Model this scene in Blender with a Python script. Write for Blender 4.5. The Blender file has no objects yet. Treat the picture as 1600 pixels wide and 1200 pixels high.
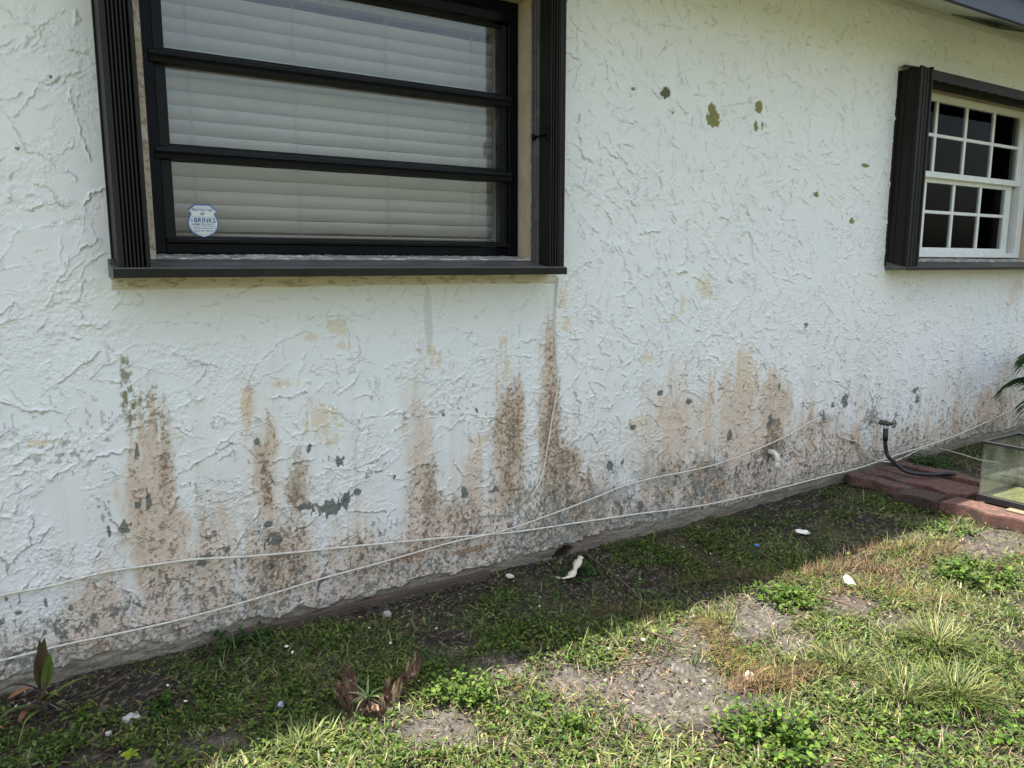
import bpy, bmesh, math, random
import numpy as np
from mathutils import Vector, Matrix
R = math.radians
sc = bpy.context.scene
rng = np.random.default_rng(7)
random.seed(7)

# ------------------------------------------------------------------ camera
H, D, FPX = 1.3, 2.636, 1202.0            # eye height, distance to the wall, focal length in photo pixels
PITCH, YAW = R(8.836), R(32.355)
FW = np.array([math.sin(YAW)*math.cos(PITCH), math.cos(YAW)*math.cos(PITCH), -math.sin(PITCH)])
RT = np.array([math.cos(YAW), -math.sin(YAW), 0.0]); UP = np.cross(RT, FW)
cam_d = bpy.data.cameras.new('camera'); cam = bpy.data.objects.new('camera', cam_d)
sc.collection.objects.link(cam)
cam_d.lens = FPX/1600*36; cam_d.sensor_width = 36; cam_d.clip_start = 0.05; cam_d.clip_end = 500
m = Matrix(((RT[0], UP[0], -FW[0], 0), (RT[1], UP[1], -FW[1], -D), (RT[2], UP[2], -FW[2], H), (0, 0, 0, 1)))
cam.matrix_world = m
sc.camera = cam
# ------------------------------------------------------------------ light
SUN = Vector((-0.20, 0.066, 1.0)).normalized()       # direction towards the sun
world = bpy.data.worlds.new('World'); sc.world = world; world.use_nodes = True
wn = world.node_tree.nodes; wl = world.node_tree.links
bg = wn['Background']; sky = wn.new('ShaderNodeTexSky'); sky.sky_type = 'NISHITA'; sky.sun_disc = False
sky.sun_elevation = math.asin(SUN.z); sky.sun_rotation = math.atan2(SUN.x, SUN.y)
sky.air_density = 1.4; sky.dust_density = 4.0; sky.ozone_density = 0.7
hs = wn.new('ShaderNodeHueSaturation'); hs.inputs['Saturation'].default_value = 0.78
wl.new(sky.outputs[0], hs.inputs['Color']); wl.new(hs.outputs[0], bg.inputs[0]); bg.inputs[1].default_value = 0.13
sl = bpy.data.lights.new('sun', 'SUN'); sl.energy = 5.0; sl.angle = R(0.5); sl.color = (1, 0.95, 0.86)
so = bpy.data.objects.new('sun', sl); sc.collection.objects.link(so)
so.rotation_euler = SUN.to_track_quat('Z', 'Y').to_euler()
sc.view_settings.view_transform = 'Standard'; sc.view_settings.look = 'None'
sc.view_settings.gamma = 1.0; sc.view_settings.exposure = 1.35
sc.cycles.max_bounces = 8; sc.cycles.transparent_max_bounces = 12

# ------------------------------------------------------------------ point helpers (photo pixel -> place on a real plane)
def ray(px, py): return (px-800)/FPX*RT - (py-600)/FPX*UP + FW
def W(px, py, off=0.0):                     # point on the vertical plane 'off' metres in front of the wall
    d = ray(px, py); t = (D-off)/d[1]; return float(t*d[0]), float(H+t*d[2])
def gz(x, y=0.0):                           # height of the ground
    x = np.asarray(x, float); y = np.asarray(y, float)
    s = np.clip((x-2.6)/3.2, 0, 1); s = s*s*(3-2*s)
    return 0.018 + 0.075*s*np.clip(1.15+y*0.45, 0.25, 1) + 0.012*np.sin(x*3.1+1)*np.sin(y*4.3) * np.clip(-y*3, 0, 1)
def G(px, py, up=0.0):                      # point on the ground
    d = ray(px, py); z = 0.03
    for _ in range(4):
        t = (z-H)/d[2]; x, y = t*d[0], t*d[1]-D; z = float(gz(x, y))+up
    return float(x), float(y), z

# ------------------------------------------------------------------ object helpers
def tag(o, label=None, cat=None, group=None, kind=None):
    if label: o['label'] = label
    if cat: o['category'] = cat
    if group: o['group'] = group
    if kind: o['kind'] = kind
    return o
def empty(name, loc, label=None, cat=None, group=None, rz=0):
    o = bpy.data.objects.new(name, None); sc.collection.objects.link(o); o.location = loc
    o.rotation_euler.z = rz; o.empty_display_size = 0.05
    return tag(o, label, cat, group)
def link(name, me, mat=None, parent=None, loc=None):
    o = bpy.data.objects.new(name, me); sc.collection.objects.link(o)
    if mat: me.materials.append(mat)
    if parent: o.parent = parent
    if loc is not None: o.location = loc
    return o
def from_bm(name, bm, mat, parent=None, smooth=False, loc=None, local=None):
    if local is not None: bmesh.ops.translate(bm, verts=bm.verts, vec=-Vector(local))
    me = bpy.data.meshes.new(name); bm.normal_update(); bm.to_mesh(me); bm.free()
    if smooth: me.polygons.foreach_set('use_smooth', np.ones(len(me.polygons), bool))
    return link(name, me, mat, parent, loc)
def box(bm, x0, x1, y0, y1, z0, z1, bev=0.0, seg=1):
    r = bmesh.ops.create_cube(bm, size=1)
    vs = r['verts']
    for v in vs: v.co = Vector(((x0+x1)/2+v.co.x*(x1-x0), (y0+y1)/2+v.co.y*(y1-y0), (z0+z1)/2+v.co.z*(z1-z0)))
    if bev:
        es = list({e for v in vs for e in v.link_edges})
        bmesh.ops.bevel(bm, geom=es, offset=bev, segments=seg, affect='EDGES', profile=0.6)
def boxobj(name, dims, mat, parent=None, bev=0.0, seg=1, smooth=False):
    bm = bmesh.new()
    for d in (dims if isinstance(dims[0], (tuple, list)) else [dims]): box(bm, *d, bev=bev, seg=seg)
    return from_bm(name, bm, mat, parent, smooth)
def smooth_path(pts, n=8):
    P = [Vector(p) for p in pts]; out = []
    Q = [P[0]*2-P[1]] + P + [P[-1]*2-P[-2]]
    for i in range(1, len(Q)-2):
        a, b, c, d = Q[i-1], Q[i], Q[i+1], Q[i+2]
        for k in range(n):
            t = k/n
            out.append(0.5*((2*b)+(c-a)*t+(2*a-5*b+4*c-d)*t*t+(3*b-a-3*c+d)*t**3))
    out.append(P[-1]); return out
def tube(bm, pts, rad, ns=8, caps=True):
    P = [Vector(p) for p in pts]; n = len(P)
    rad = [rad]*n if not hasattr(rad, '__len__') else list(rad)
    rings = []; up = Vector((0, 0, 1))
    t0 = (P[1]-P[0]).normalized()
    a = t0.cross(up); a = a.normalized() if a.length > 1e-3 else Vector((1, 0, 0))
    for i in range(n):
        t = (P[min(i+1, n-1)]-P[max(i-1, 0)]).normalized()
        a = (a-t*a.dot(t)).normalized(); b = t.cross(a)
        rings.append([bm.verts.new(P[i]+(a*math.cos(2*math.pi*k/ns)+b*math.sin(2*math.pi*k/ns))*rad[i]) for k in range(ns)])
    for i in range(n-1):
        for k in range(ns):
            bm.faces.new((rings[i][k], rings[i][(k+1) % ns], rings[i+1][(k+1) % ns], rings[i+1][k]))
    if caps: bm.faces.new(rings[0][::-1]); bm.faces.new(rings[-1])
def np_mesh(name, co, faces, col=None, smooth=False, extra=None):
    """faces: list of integer arrays (n,3) or (n,4)"""
    me = bpy.data.meshes.new(name)
    me.vertices.add(len(co)); me.vertices.foreach_set('co', np.ascontiguousarray(co, np.float32).ravel())
    loops = np.concatenate([f.ravel() for f in faces]).astype(np.int32)
    sizes = np.concatenate([np.full(len(f), f.shape[1]) for f in faces]).astype(np.int32)
    me.loops.add(len(loops)); me.loops.foreach_set('vertex_index', loops)
    me.polygons.add(len(sizes)); st = np.concatenate([[0], np.cumsum(sizes)[:-1]]).astype(np.int32)
    me.polygons.foreach_set('loop_start', st)
    if smooth: me.polygons.foreach_set('use_smooth', np.ones(len(sizes), bool))
    me.update(calc_edges=True)
    if col is not None:
        a = me.color_attributes.new('Col', 'FLOAT_COLOR', 'POINT')
        c = np.ones((len(co), 4), np.float32); c[:, :3] = col; a.data.foreach_set('color', c.ravel())
    if extra:
        for k, v in extra.items():
            a = me.attributes.new(k, 'FLOAT', 'POINT'); a.data.foreach_set('value', np.ascontiguousarray(v, np.float32).ravel())
    return me

# ------------------------------------------------------------------ materials
def mat(name, base=(0.5, 0.5, 0.5), rough=0.6, metal=0.0, spec=0.5, attr=False, var=0.0, vscale=20, bump=0.0, bscale=60, trans=0.0, stretch=None, dirt=None):
    mt = bpy.data.materials.new(name); mt.use_nodes = True
    N = mt.node_tree.nodes; L = mt.node_tree.links; p = N['Principled BSDF']
    p.inputs['Roughness'].default_value = rough; p.inputs['Metallic'].default_value = metal
    p.inputs['Specular IOR Level'].default_value = spec
    tc = N.new('ShaderNodeTexCoord'); mp = N.new('ShaderNodeMapping'); L.new(tc.outputs['Object'], mp.inputs[0])
    if stretch: mp.inputs['Scale'].default_value = stretch
    if attr:
        at = N.new('ShaderNodeAttribute'); at.attribute_name = 'Col'; src = at.outputs['Color']
    else:
        rgb = N.new('ShaderNodeRGB'); rgb.outputs[0].default_value = (*base, 1); src = rgb.outputs[0]
    if var:
        nz = N.new('ShaderNodeTexNoise'); nz.inputs['Scale'].default_value = vscale; nz.inputs['Detail'].default_value = 5
        L.new(mp.outputs[0], nz.inputs[0])
        mr = N.new('ShaderNodeMapRange'); mr.inputs[1].default_value = 0.3; mr.inputs[2].default_value = 0.7
        mr.inputs[3].default_value = 1-var; mr.inputs[4].default_value = 1+var; L.new(nz.outputs[0], mr.inputs[0])
        vm = N.new('ShaderNodeVectorMath'); vm.operation = 'SCALE'; L.new(src, vm.inputs[0]); L.new(mr.outputs[0], vm.inputs['Scale'])
        src = vm.outputs[0]
    if dirt:                                 # (colour, scale, threshold)
        nz = N.new('ShaderNodeTexNoise'); nz.inputs['Scale'].default_value = dirt[1]; nz.inputs['Detail'].default_value = 8
        nz.inputs['Roughness'].default_value = 0.7; L.new(mp.outputs[0], nz.inputs[0])
        cr = N.new('ShaderNodeValToRGB'); cr.color_ramp.elements[0].position = dirt[2]; cr.color_ramp.elements[1].position = dirt[2]+0.06
        L.new(nz.outputs[0], cr.inputs[0]); mx = N.new('ShaderNodeMixRGB'); L.new(cr.outputs[0], mx.inputs[0])
        L.new(src, mx.inputs[1]); mx.inputs[2].default_value = (*dirt[0], 1); src = mx.outputs[0]
    L.new(src, p.inputs['Base Color'])
    if bump:
        nb = N.new('ShaderNodeTexNoise'); nb.inputs['Scale'].default_value = bscale; nb.inputs['Detail'].default_value = 6
        L.new(mp.outputs[0], nb.inputs[0]); b = N.new('ShaderNodeBump'); b.inputs['Strength'].default_value = 1
        b.inputs['Distance'].default_value = bump; L.new(nb.outputs[0], b.inputs['Height']); L.new(b.outputs[0], p.inputs['Normal'])
    if trans:
        tr = N.new('ShaderNodeBsdfTranslucent'); L.new(src, tr.inputs[0]); ms = N.new('ShaderNodeMixShader')
        ms.inputs[0].default_value = trans; out = N['Material Output']
        L.new(p.outputs[0], ms.inputs[1]); L.new(tr.outputs[0], ms.inputs[2]); L.new(ms.outputs[0], out.inputs[0])
    return mt
def glass_mat(name, tint=(0.93, 0.95, 0.94), rough=0.0, refl=1.0, haze=0.0):
    mt = bpy.data.materials.new(name); mt.use_nodes = True
    N = mt.node_tree.nodes; L = mt.node_tree.links; N.remove(N['Principled BSDF'])
    t = N.new('ShaderNodeBsdfTransparent'); t.inputs[0].default_value = (*tint, 1)
    g = N.new('ShaderNodeBsdfGlossy'); g.inputs['Roughness'].default_value = rough
    ge = N.new('ShaderNodeNewGeometry'); dp = N.new('ShaderNodeVectorMath'); dp.operation = 'DOT_PRODUCT'
    L.new(ge.outputs['Incoming'], dp.inputs[0]); L.new(ge.outputs['Normal'], dp.inputs[1])
    ab = N.new('ShaderNodeMath'); ab.operation = 'ABSOLUTE'; L.new(dp.outputs['Value'], ab.inputs[0])
    om = N.new('ShaderNodeMath'); om.operation = 'SUBTRACT'; om.inputs[0].default_value = 1; L.new(ab.outputs[0], om.inputs[1])
    pw = N.new('ShaderNodeMath'); pw.operation = 'POWER'; pw.inputs[1].default_value = 5; L.new(om.outputs[0], pw.inputs[0])
    f = N.new('ShaderNodeMath'); f.operation = 'MULTIPLY_ADD'; f.inputs[1].default_value = 0.96; f.inputs[2].default_value = 0.04; L.new(pw.outputs[0], f.inputs[0])
    mu = N.new('ShaderNodeMath'); mu.operation = 'MULTIPLY'; mu.inputs[1].default_value = refl; mu.use_clamp = True
    L.new(f.outputs[0], mu.inputs[0]); ms = N.new('ShaderNodeMixShader')
    L.new(mu.outputs[0], ms.inputs[0]); L.new(t.outputs[0], ms.inputs[1]); L.new(g.outputs[0], ms.inputs[2])
    src = ms.outputs[0]
    if haze:                                 # a film of dust and dried water marks
        d = N.new('ShaderNodeBsdfDiffuse'); d.inputs[0].default_value = (0.6, 0.6, 0.55, 1)
        tc = N.new('ShaderNodeTexCoord'); mp = N.new('ShaderNodeMapping'); mp.inputs['Scale'].default_value = (1, 1, 0.5)
        L.new(tc.outputs['Object'], mp.inputs[0])
        nz = N.new('ShaderNodeTexNoise'); nz.inputs['Scale'].default_value = 9; nz.inputs['Detail'].default_value = 9
        L.new(mp.outputs[0], nz.inputs[0]); mr = N.new('ShaderNodeMapRange')
        mr.inputs[1].default_value = 0.42; mr.inputs[2].default_value = 0.75; mr.inputs[3].default_value = haze*0.3; mr.inputs[4].default_value = haze*2
        L.new(nz.outputs[0], mr.inputs[0]); m2 = N.new('ShaderNodeMixShader')
        L.new(mr.outputs[0], m2.inputs[0]); L.new(src, m2.inputs[1]); L.new(d.outputs[0], m2.inputs[2]); src = m2.outputs[0]
    L.new(src, N['Material Output'].inputs[0]); return mt

M_track = mat('bronze_aluminium', (0.0185, 0.0172, 0.0148), 0.5, 0.0, 0.16, var=0.25, vscale=14, bump=0.0004, bscale=90, stretch=(1, 1, 0.15), dirt=((0.35, 0.33, 0.3), 160, 0.735))
M_rail = mat('worn_bronze_rail', (0.040, 0.039, 0.035), 0.42, 0.0, 0.4, var=0.2, vscale=30, dirt=((0.3, 0.3, 0.27), 120, 0.72))
M_worn_lit = mat('worn_grey_lit_track', (0.085, 0.083, 0.078), 0.45, 0.0, 0.4, var=0.3, vscale=20, dirt=((0.3, 0.3, 0.27), 90, 0.70), stretch=(0.3, 1, 1))  # paler grey puts the lit highlight into the track colour; lead rail shares it
M_black = mat('black_window_frame', (0.003, 0.0033, 0.006), 0.25, 0.0, 0.10, var=0.3, vscale=25, bump=0.0003, bscale=20, dirt=((0.16, 0.16, 0.14), 90, 0.74))
M_sash = mat('grey_black_sash', (0.010, 0.0105, 0.011), 0.45, 0.0, 0.16, var=0.2, vscale=12, stretch=(1, 1, 6), dirt=((0.2, 0.2, 0.18), 130, 0.72))
M_tan = mat('tan_reveal', (0.50, 0.40, 0.29), 0.85, var=0.12, vscale=18, bump=0.002, bscale=45, dirt=((0.16, 0.14, 0.11), 38, 0.66))
M_sill = mat('peeling_sill', (0.26, 0.25, 0.22), 0.8, var=0.4, vscale=30, bump=0.004, bscale=55, stretch=(0.5, 1, 1), dirt=((0.62, 0.58, 0.48), 28, 0.50))
M_slat = mat('grey_blind_slat', (0.45, 0.42, 0.425), 0.45, var=0.05, vscale=6)
M_cordm = mat('blind_cord', (0.35, 0.33, 0.3), 0.8)
M_white = mat('white_vinyl', (0.72, 0.73, 0.70), 0.45, var=0.06, vscale=20, dirt=((0.3, 0.29, 0.25), 60, 0.70))
M_soffit = mat('painted_soffit', (0.50, 0.52, 0.42), 0.8, var=0.08, vscale=6, bump=0.001, bscale=40)
M_fascia = mat('slate_blue_fascia', (0.042, 0.048, 0.078), 0.5, var=0.1, vscale=8)
M_roof = mat('roof_shingle', (0.10, 0.095, 0.09), 0.9, var=0.4, vscale=60, bump=0.004, bscale=80)
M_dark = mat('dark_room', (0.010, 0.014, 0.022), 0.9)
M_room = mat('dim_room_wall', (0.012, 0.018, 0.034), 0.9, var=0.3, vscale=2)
M_glass = glass_mat('window_glass', refl=1.7, haze=0.022)
M_glass2 = glass_mat('clear_window_glass', tint=(0.80, 0.83, 0.86), refl=0.18, haze=0.0)
M_tank = glass_mat('tank_glass', tint=(0.86, 0.89, 0.85), haze=0.05)
M_cable = mat('white_cable', (0.66, 0.62, 0.53), 0.6, var=0.2, vscale=60, dirt=((0.28, 0.24, 0.18), 70, 0.62))
M_rubber = mat('black_rubber', (0.012, 0.013, 0.015), 0.42, var=0.3, vscale=40)
M_brass = mat('weathered_brass', (0.085, 0.085, 0.07), 0.6, 0.4, var=0.4, vscale=90, bump=0.001, bscale=120)
M_pvc = mat('pvc_pipe', (0.72, 0.70, 0.66), 0.5, var=0.1, vscale=60, dirt=((0.22, 0.19, 0.15), 90, 0.56))
M_galv = mat('galvanised_pipe', (0.45, 0.46, 0.42), 0.6, 0.2, var=0.3, vscale=80)
M_paver = mat('red_concrete_paver', (0.128, 0.062, 0.049), 0.9, var=0.35, vscale=35, bump=0.003, bscale=220, dirt=((0.075, 0.05, 0.042), 16, 0.50))
M_paver2 = mat('dark_rough_paver', (0.055, 0.035, 0.030), 0.95, var=0.6, vscale=120, bump=0.008, bscale=140)
M_footstrip = mat('dark_brown_strip', (0.085, 0.062, 0.045), 0.85, var=0.3, vscale=40, stretch=(0.2, 1, 3), bump=0.002, bscale=60)
M_lightwood = mat('pale_board', (0.22, 0.165, 0.11), 0.8, var=0.2, vscale=30, stretch=(1, 0.2, 1))
M_chip = mat('white_paint_chip', (0.78, 0.77, 0.70), 0.8, var=0.1, vscale=60, bump=0.001, bscale=200)
M_caulk = mat('cream_paint_peel', (0.62, 0.56, 0.44), 0.8, var=0.15, vscale=60, bump=0.003, bscale=90)
M_stone = mat('pale_stone', (0.42, 0.42, 0.38), 0.85, var=0.25, vscale=60, bump=0.004, bscale=70)
M_blue = mat('blue_scrap', (0.10, 0.22, 0.55), 0.5, var=0.1)
M_bark = mat('rotten_wood', (0.085, 0.045, 0.027), 0.95, var=0.6, vscale=60, bump=0.008, bscale=90, stretch=(1, 1, 0.3), dirt=((0.33, 0.24, 0.14), 30, 0.53))
M_twig = mat('dry_twig', (0.10, 0.065, 0.045), 0.9, var=0.3, vscale=80)
M_grass = mat('grass_leaf', attr=True, rough=0.5, spec=0.35, trans=0.30, var=0.1, vscale=200)
M_leaf = mat('weed_leaf', attr=True, rough=0.55, spec=0.22, trans=0.28, var=0.12, vscale=150)
M_dry = mat('dry_foliage', attr=True, rough=0.85, spec=0.2, trans=0.15)
M_palm = mat('palm_leaf', (0.035, 0.085, 0.025), 0.4, spec=0.5, trans=0.2, var=0.2, vscale=30)
M_printblue = mat('printed_blue', (0.02, 0.10, 0.36), 0.5)
M_printlight = mat('printed_pale_blue', (0.25, 0.40, 0.62), 0.5)
M_sticker = mat('sticker_paper', (0.78, 0.82, 0.76), 0.5, var=0.05, vscale=60)

# wall paint: colours come from the weathering layers, fine grain from noise
M_wall = bpy.data.materials.new('weathered_stucco'); M_wall.use_nodes = True
N = M_wall.node_tree.nodes; L = M_wall.node_tree.links; P = N['Principled BSDF']; P.inputs['Roughness'].default_value = 0.72
P.inputs['Specular IOR Level'].default_value = 0.35
at = N.new('ShaderNodeAttribute'); at.attribute_name = 'Col'
ar = N.new('ShaderNodeAttribute'); ar.attribute_name = 'rough'
tc = N.new('ShaderNodeTexCoord')
n1 = N.new('ShaderNodeTexNoise'); n1.inputs['Scale'].default_value = 260; n1.inputs['Detail'].default_value = 4
L.new(tc.outputs['Object'], n1.inputs[0])
mr = N.new('ShaderNodeMapRange'); mr.inputs[1].default_value = 0.3; mr.inputs[2].default_value = 0.7
mr.inputs[3].default_value = 0.96; mr.inputs[4].default_value = 1.03; L.new(n1.outputs[0], mr.inputs[0])
vm = N.new('ShaderNodeVectorMath'); vm.operation = 'SCALE'; L.new(at.outputs['Color'], vm.inputs[0]); L.new(mr.outputs[0], vm.inputs['Scale'])
L.new(vm.outputs[0], P.inputs['Base Color'])
n2 = N.new('ShaderNodeTexNoise'); n2.inputs['Scale'].default_value = 130; n2.inputs['Detail'].default_value = 5
L.new(tc.outputs['Object'], n2.inputs[0])
mm = N.new('ShaderNodeMath'); mm.operation = 'MULTIPLY'; L.new(n2.outputs[0], mm.inputs[0]); L.new(ar.outputs['Fac'], mm.inputs[1])
bp = N.new('ShaderNodeBump'); bp.inputs['Distance'].default_value = 0.004; bp.inputs['Strength'].default_value = 1.0
L.new(mm.outputs[0], bp.inputs['Height']); L.new(bp.outputs[0], P.inputs['Normal'])

# ------------------------------------------------------------------ numpy noise on a plane
def vnoise(X, Z, sx, sz, seed):
    """smooth value noise in 0..1 at cell sizes sx, sz"""
    g = np.random.default_rng(seed).random((256, 256)).astype(np.float32)
    u = X/sx+1000.37; v = Z/sz+1000.71
    iu = np.floor(u).astype(np.int32); iv = np.floor(v).astype(np.int32)
    fu = (u-iu).astype(np.float32); fv = (v-iv).astype(np.float32)
    fu = fu*fu*(3-2*fu); fv = fv*fv*(3-2*fv)
    a, b, c, d = iv & 255, (iv+1) & 255, iu & 255, (iu+1) & 255
    return (g[a, c]*(1-fu)+g[a, d]*fu)*(1-fv)+(g[b, c]*(1-fu)+g[b, d]*fu)*fv
def fbm(X, Z, sx, sz, seed, o=4, r=0.55):
    s = 0; w = 1; t = 0
    for k in range(o):
        s = s+w*vnoise(X+k*3.1, Z-k*1.7, sx/2**k, sz/2**k, seed+k*17); t += w; w *= r
    return s/t
def ss(a, b, x):
    t = np.clip((x-a)/(b-a), 0, 1); return t*t*(3-2*t)

# ------------------------------------------------------------------ the house wall: trowelled stucco
WIN1 = (0.362, 1.757, 1.318, 2.322)      # x0, x1, z0, z1 of the openings
WIN2 = (4.36, 5.985, 1.322, 2.362)
xs = []; x = -0.6
while x < 7.6:
    xs.append(x); x += min(0.0020*(1+(x/D)**2), 0.0100)
xs = np.concatenate([[-4.0, -3.2, -2.4, -1.8, -1.4, -1.1, -0.9, -0.8, -0.72, -0.66], xs, [7.7, 7.9, 8.2, 8.6, 9.2, 10.0, 11.0, 12.0]]).astype(np.float32)
zs = []; z = -0.06
while z < 2.9:
    zs.append(z); z += 0.0023 if z < 1.5 else 0.0030
zs = np.array(zs, np.float32)
X, Z = np.meshgrid(xs, zs); nz_, nx_ = X.shape
Hh = ((fbm(X, Z, 0.5, 0.5, 11, 3)-0.5)*0.012).astype(np.float32)
E = np.zeros_like(X)
wx = (fbm(X, Z, 0.05, 0.05, 21, 5, 0.68)-0.5)*0.046+(vnoise(X, Z, 0.006, 0.006, 31)-0.5)*0.002
wz = (fbm(X, Z, 0.05, 0.05, 22, 5, 0.68)-0.5)*0.046+(vnoise(X, Z, 0.006, 0.006, 32)-0.5)*0.002
XW = X+wx; ZW = Z+wz; RG = ss(0.35, 0.6, fbm(X, Z, 0.03, 0.03, 33, 3))
def stroke(cx, cz, th, L_, w_, a, bow):
    r = max(L_, w_)*1.3+0.02
    i0, i1 = np.searchsorted(zs, (cz-r, cz+r)); j0, j1 = np.searchsorted(xs, (cx-r, cx+r))
    if i1-i0 < 2 or j1-j0 < 2: return
    S = (slice(i0, i1), slice(j0, j1))
    dx = XW[S]-cx; dz = ZW[S]-cz; c, s = math.cos(th), math.sin(th)
    u = (dx*c+dz*s)/L_; v = (-dx*s+dz*c)/w_+bow*u*u
    endm = ss(1.0, 0.72, np.abs(u))
    top = ss(1.0, 1.0-0.0022/w_, v)
    mk = top*ss(-1.0, -0.35, v)*endm
    Hs = a*0.26*ss(-0.9, 0.9, v)*endm+a*0.62*np.exp(-((1.0-v)*w_/0.0034-1)**2)*endm*(0.35+1.3*RG[S])
    base = Hh[S]
    low = base*0.6
    Hh[S] = base*(1-mk)+(low+Hs)*mk
    e = np.exp(-(((v-1.0)*w_-0.0012)/0.0020)**2)*endm
    E[S] = np.maximum(E[S]*(1-mk*0.85), e)
for k in range(14500):
    cx = rng.uniform(-0.6, 7.4); cz = rng.uniform(0.03, 2.8)
    if cx < 2.0:
        if rng.random() < 0.45: continue
        if 0.2 < cx < 1.9 and cz > 1.20: continue
        big_s = rng.random() < 0.45
        L_ = rng.uniform(0.04, 0.125) if big_s else rng.uniform(0.012, 0.04); w_ = L_*rng.uniform(0.22, 0.5)
        th = rng.choice([rng.normal(0.45, 0.55), rng.uniform(0, 6.28)]); a = rng.uniform(0.0024, 0.0058) if big_s else rng.uniform(0.0018, 0.0038)
        if rng.random() < 0.5: th += math.pi
        if 0.25 < cx < 1.85 and cz > 1.02: a *= 0.4
    else:
        if rng.random() < 0.30: continue
        L_ = rng.uniform(0.022, 0.085) if rng.random() < 0.65 else rng.uniform(0.012, 0.03); w_ = L_*rng.uniform(0.25, 0.6)
        th = rng.normal(2.15, 0.6)+(math.pi if rng.random() < 0.5 else 0)
        if rng.random() < 0.2: th = rng.uniform(0, 6.28)
        a = rng.uniform(0.0026, 0.0062)
        if cz < 0.55: a *= 0.85
    stroke(cx, cz, th, L_, w_, a, rng.normal(0, 0.4))
rgh = ss(0.45, 0.60, fbm(X, Z, 0.16, 0.12, 41, 4))
Hh += rgh*(fbm(X, Z, 0.012, 0.011, 51, 3)-0.5)*0.0056
# base of the wall: stucco ends in a broken edge above a concrete footing
edge = 0.045+0.035*fbm(X, X*0, 0.25, 1, 61, 4)+(fbm(X, Z, 0.03, 0.03, 62, 3)-0.5)*0.03
edge = edge+(fbm(X, X*0+5.5, 0.09, 1, 69, 4)-0.5)*0.045+np.where(X > 2.05, 0.012, 0)+0.075*ss(2.6, 5.8, X)
below = ss(0.004, -0.004, Z-edge)
edge2 = edge+0.05+(fbm(X, Z, 0.12, 0.05, 66, 4)-0.5)*0.13
lay = ss(0.003, -0.003, Z-edge2)*ss(0.42, 0.5, fbm(X, Z, 0.3, 0.3, 67, 2))
low_rough = ss(0.45, 0.1, Z+(fbm(X, Z, 0.2, 0.2, 63, 3)-0.5)*0.5)
Hh = Hh*(1-0.45*low_rough)+low_rough*(fbm(X, Z, 0.016, 0.012, 64, 4, 0.7)-0.5)*0.0055-lay*0.004
Hh = Hh*(1-below)+below*(-0.008+(fbm(X, Z, 0.06, 0.02, 65, 5)-0.5)*0.012)
# broken hole behind the weeds
hx, hz = W(882, 866); dh = np.hypot((X-hx)/0.055, (Z-hz-0.005)/0.035)+(fbm(X, Z, 0.03, 0.03, 68, 3)-0.5)*0.9
hole = ss(1.0, 0.8, dh); Hh -= hole*0.07
# smooth plaster band under the big window
bandm = ss(0.228, 0.234, X)*ss(1.888, 1.882, X)*ss(1.222, 1.228, Z+(vnoise(X, Z, 0.03, 0.03, 71)-0.5)*0.006)*ss(1.32, 1.30, Z)
Hh = Hh*(1-bandm)+bandm*(0.006+(fbm(X, Z, 0.04, 0.03, 72, 4)-0.5)*0.003)

# ---- weathering layers
def C(*c): return np.array(c, np.float32)
col = np.empty(X.shape+(3,), np.float32)
mot = fbm(X, Z, 0.35, 0.35, 81, 4)
col[:] = C(0.795, 0.800, 0.785)
col += (mot[..., None]-0.5)*C(0.06, 0.035, 0.03)
def lay_on(mask, c, k=1.0):
    mk = (np.clip(mask, 0, 1)*k)[..., None]; col[:] = col*(1-mk)+C(*c)*mk
fine = fbm(X, Z, 0.010, 0.012, 91, 4, 0.65); med = fbm(X, Z, 0.06, 0.06, 92, 5, 0.6); streak = fbm(X, Z, 0.018, 0.16, 93, 4, 0.6)
big = fbm(X, Z, 0.28, 0.20, 94, 4, 0.55)
peach = (0.66, 0.50, 0.37); tan = (0.42, 0.31, 0.21); brown = (0.20, 0.122, 0.062); grime = (0.125, 0.12, 0.095); bare = (0.15, 0.155, 0.135)
peachF = np.zeros_like(X); dirtF = np.zeros_like(X); bareF = np.zeros_like(X)
def region(px, y0, y1, wpx, soft=0.5):
    """an elongated vertical field given by its place in the photo; sizes become metres on the wall"""
    x0, za = W(px, y0); _, zb = W(px, y1); xa, _ = W(px-wpx/2, y0); xb, _ = W(px+wpx/2, y0)
    hw = (xb-xa)/2; cx = x0; zt, zb = max(za, zb), min(za, zb)
    wob = (fbm(X, Z, 0.06, 0.14, int(px)+7, 4)-0.5)*hw*1.5
    wid = hw*(0.72+0.40*ss(zt, zt-0.6*(zt-zb), Z))
    a = np.exp(-(np.abs(X-cx+wob)/wid)**2.2*1.1)
    b = ss(zt+0.10*(zt-zb), zt-0.45*(zt-zb), Z+(streak-0.5)*0.5*(zt-zb))*ss(zb-0.16, zb+0.06, Z+(streak-0.5)*0.08)
    return a*b
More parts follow.
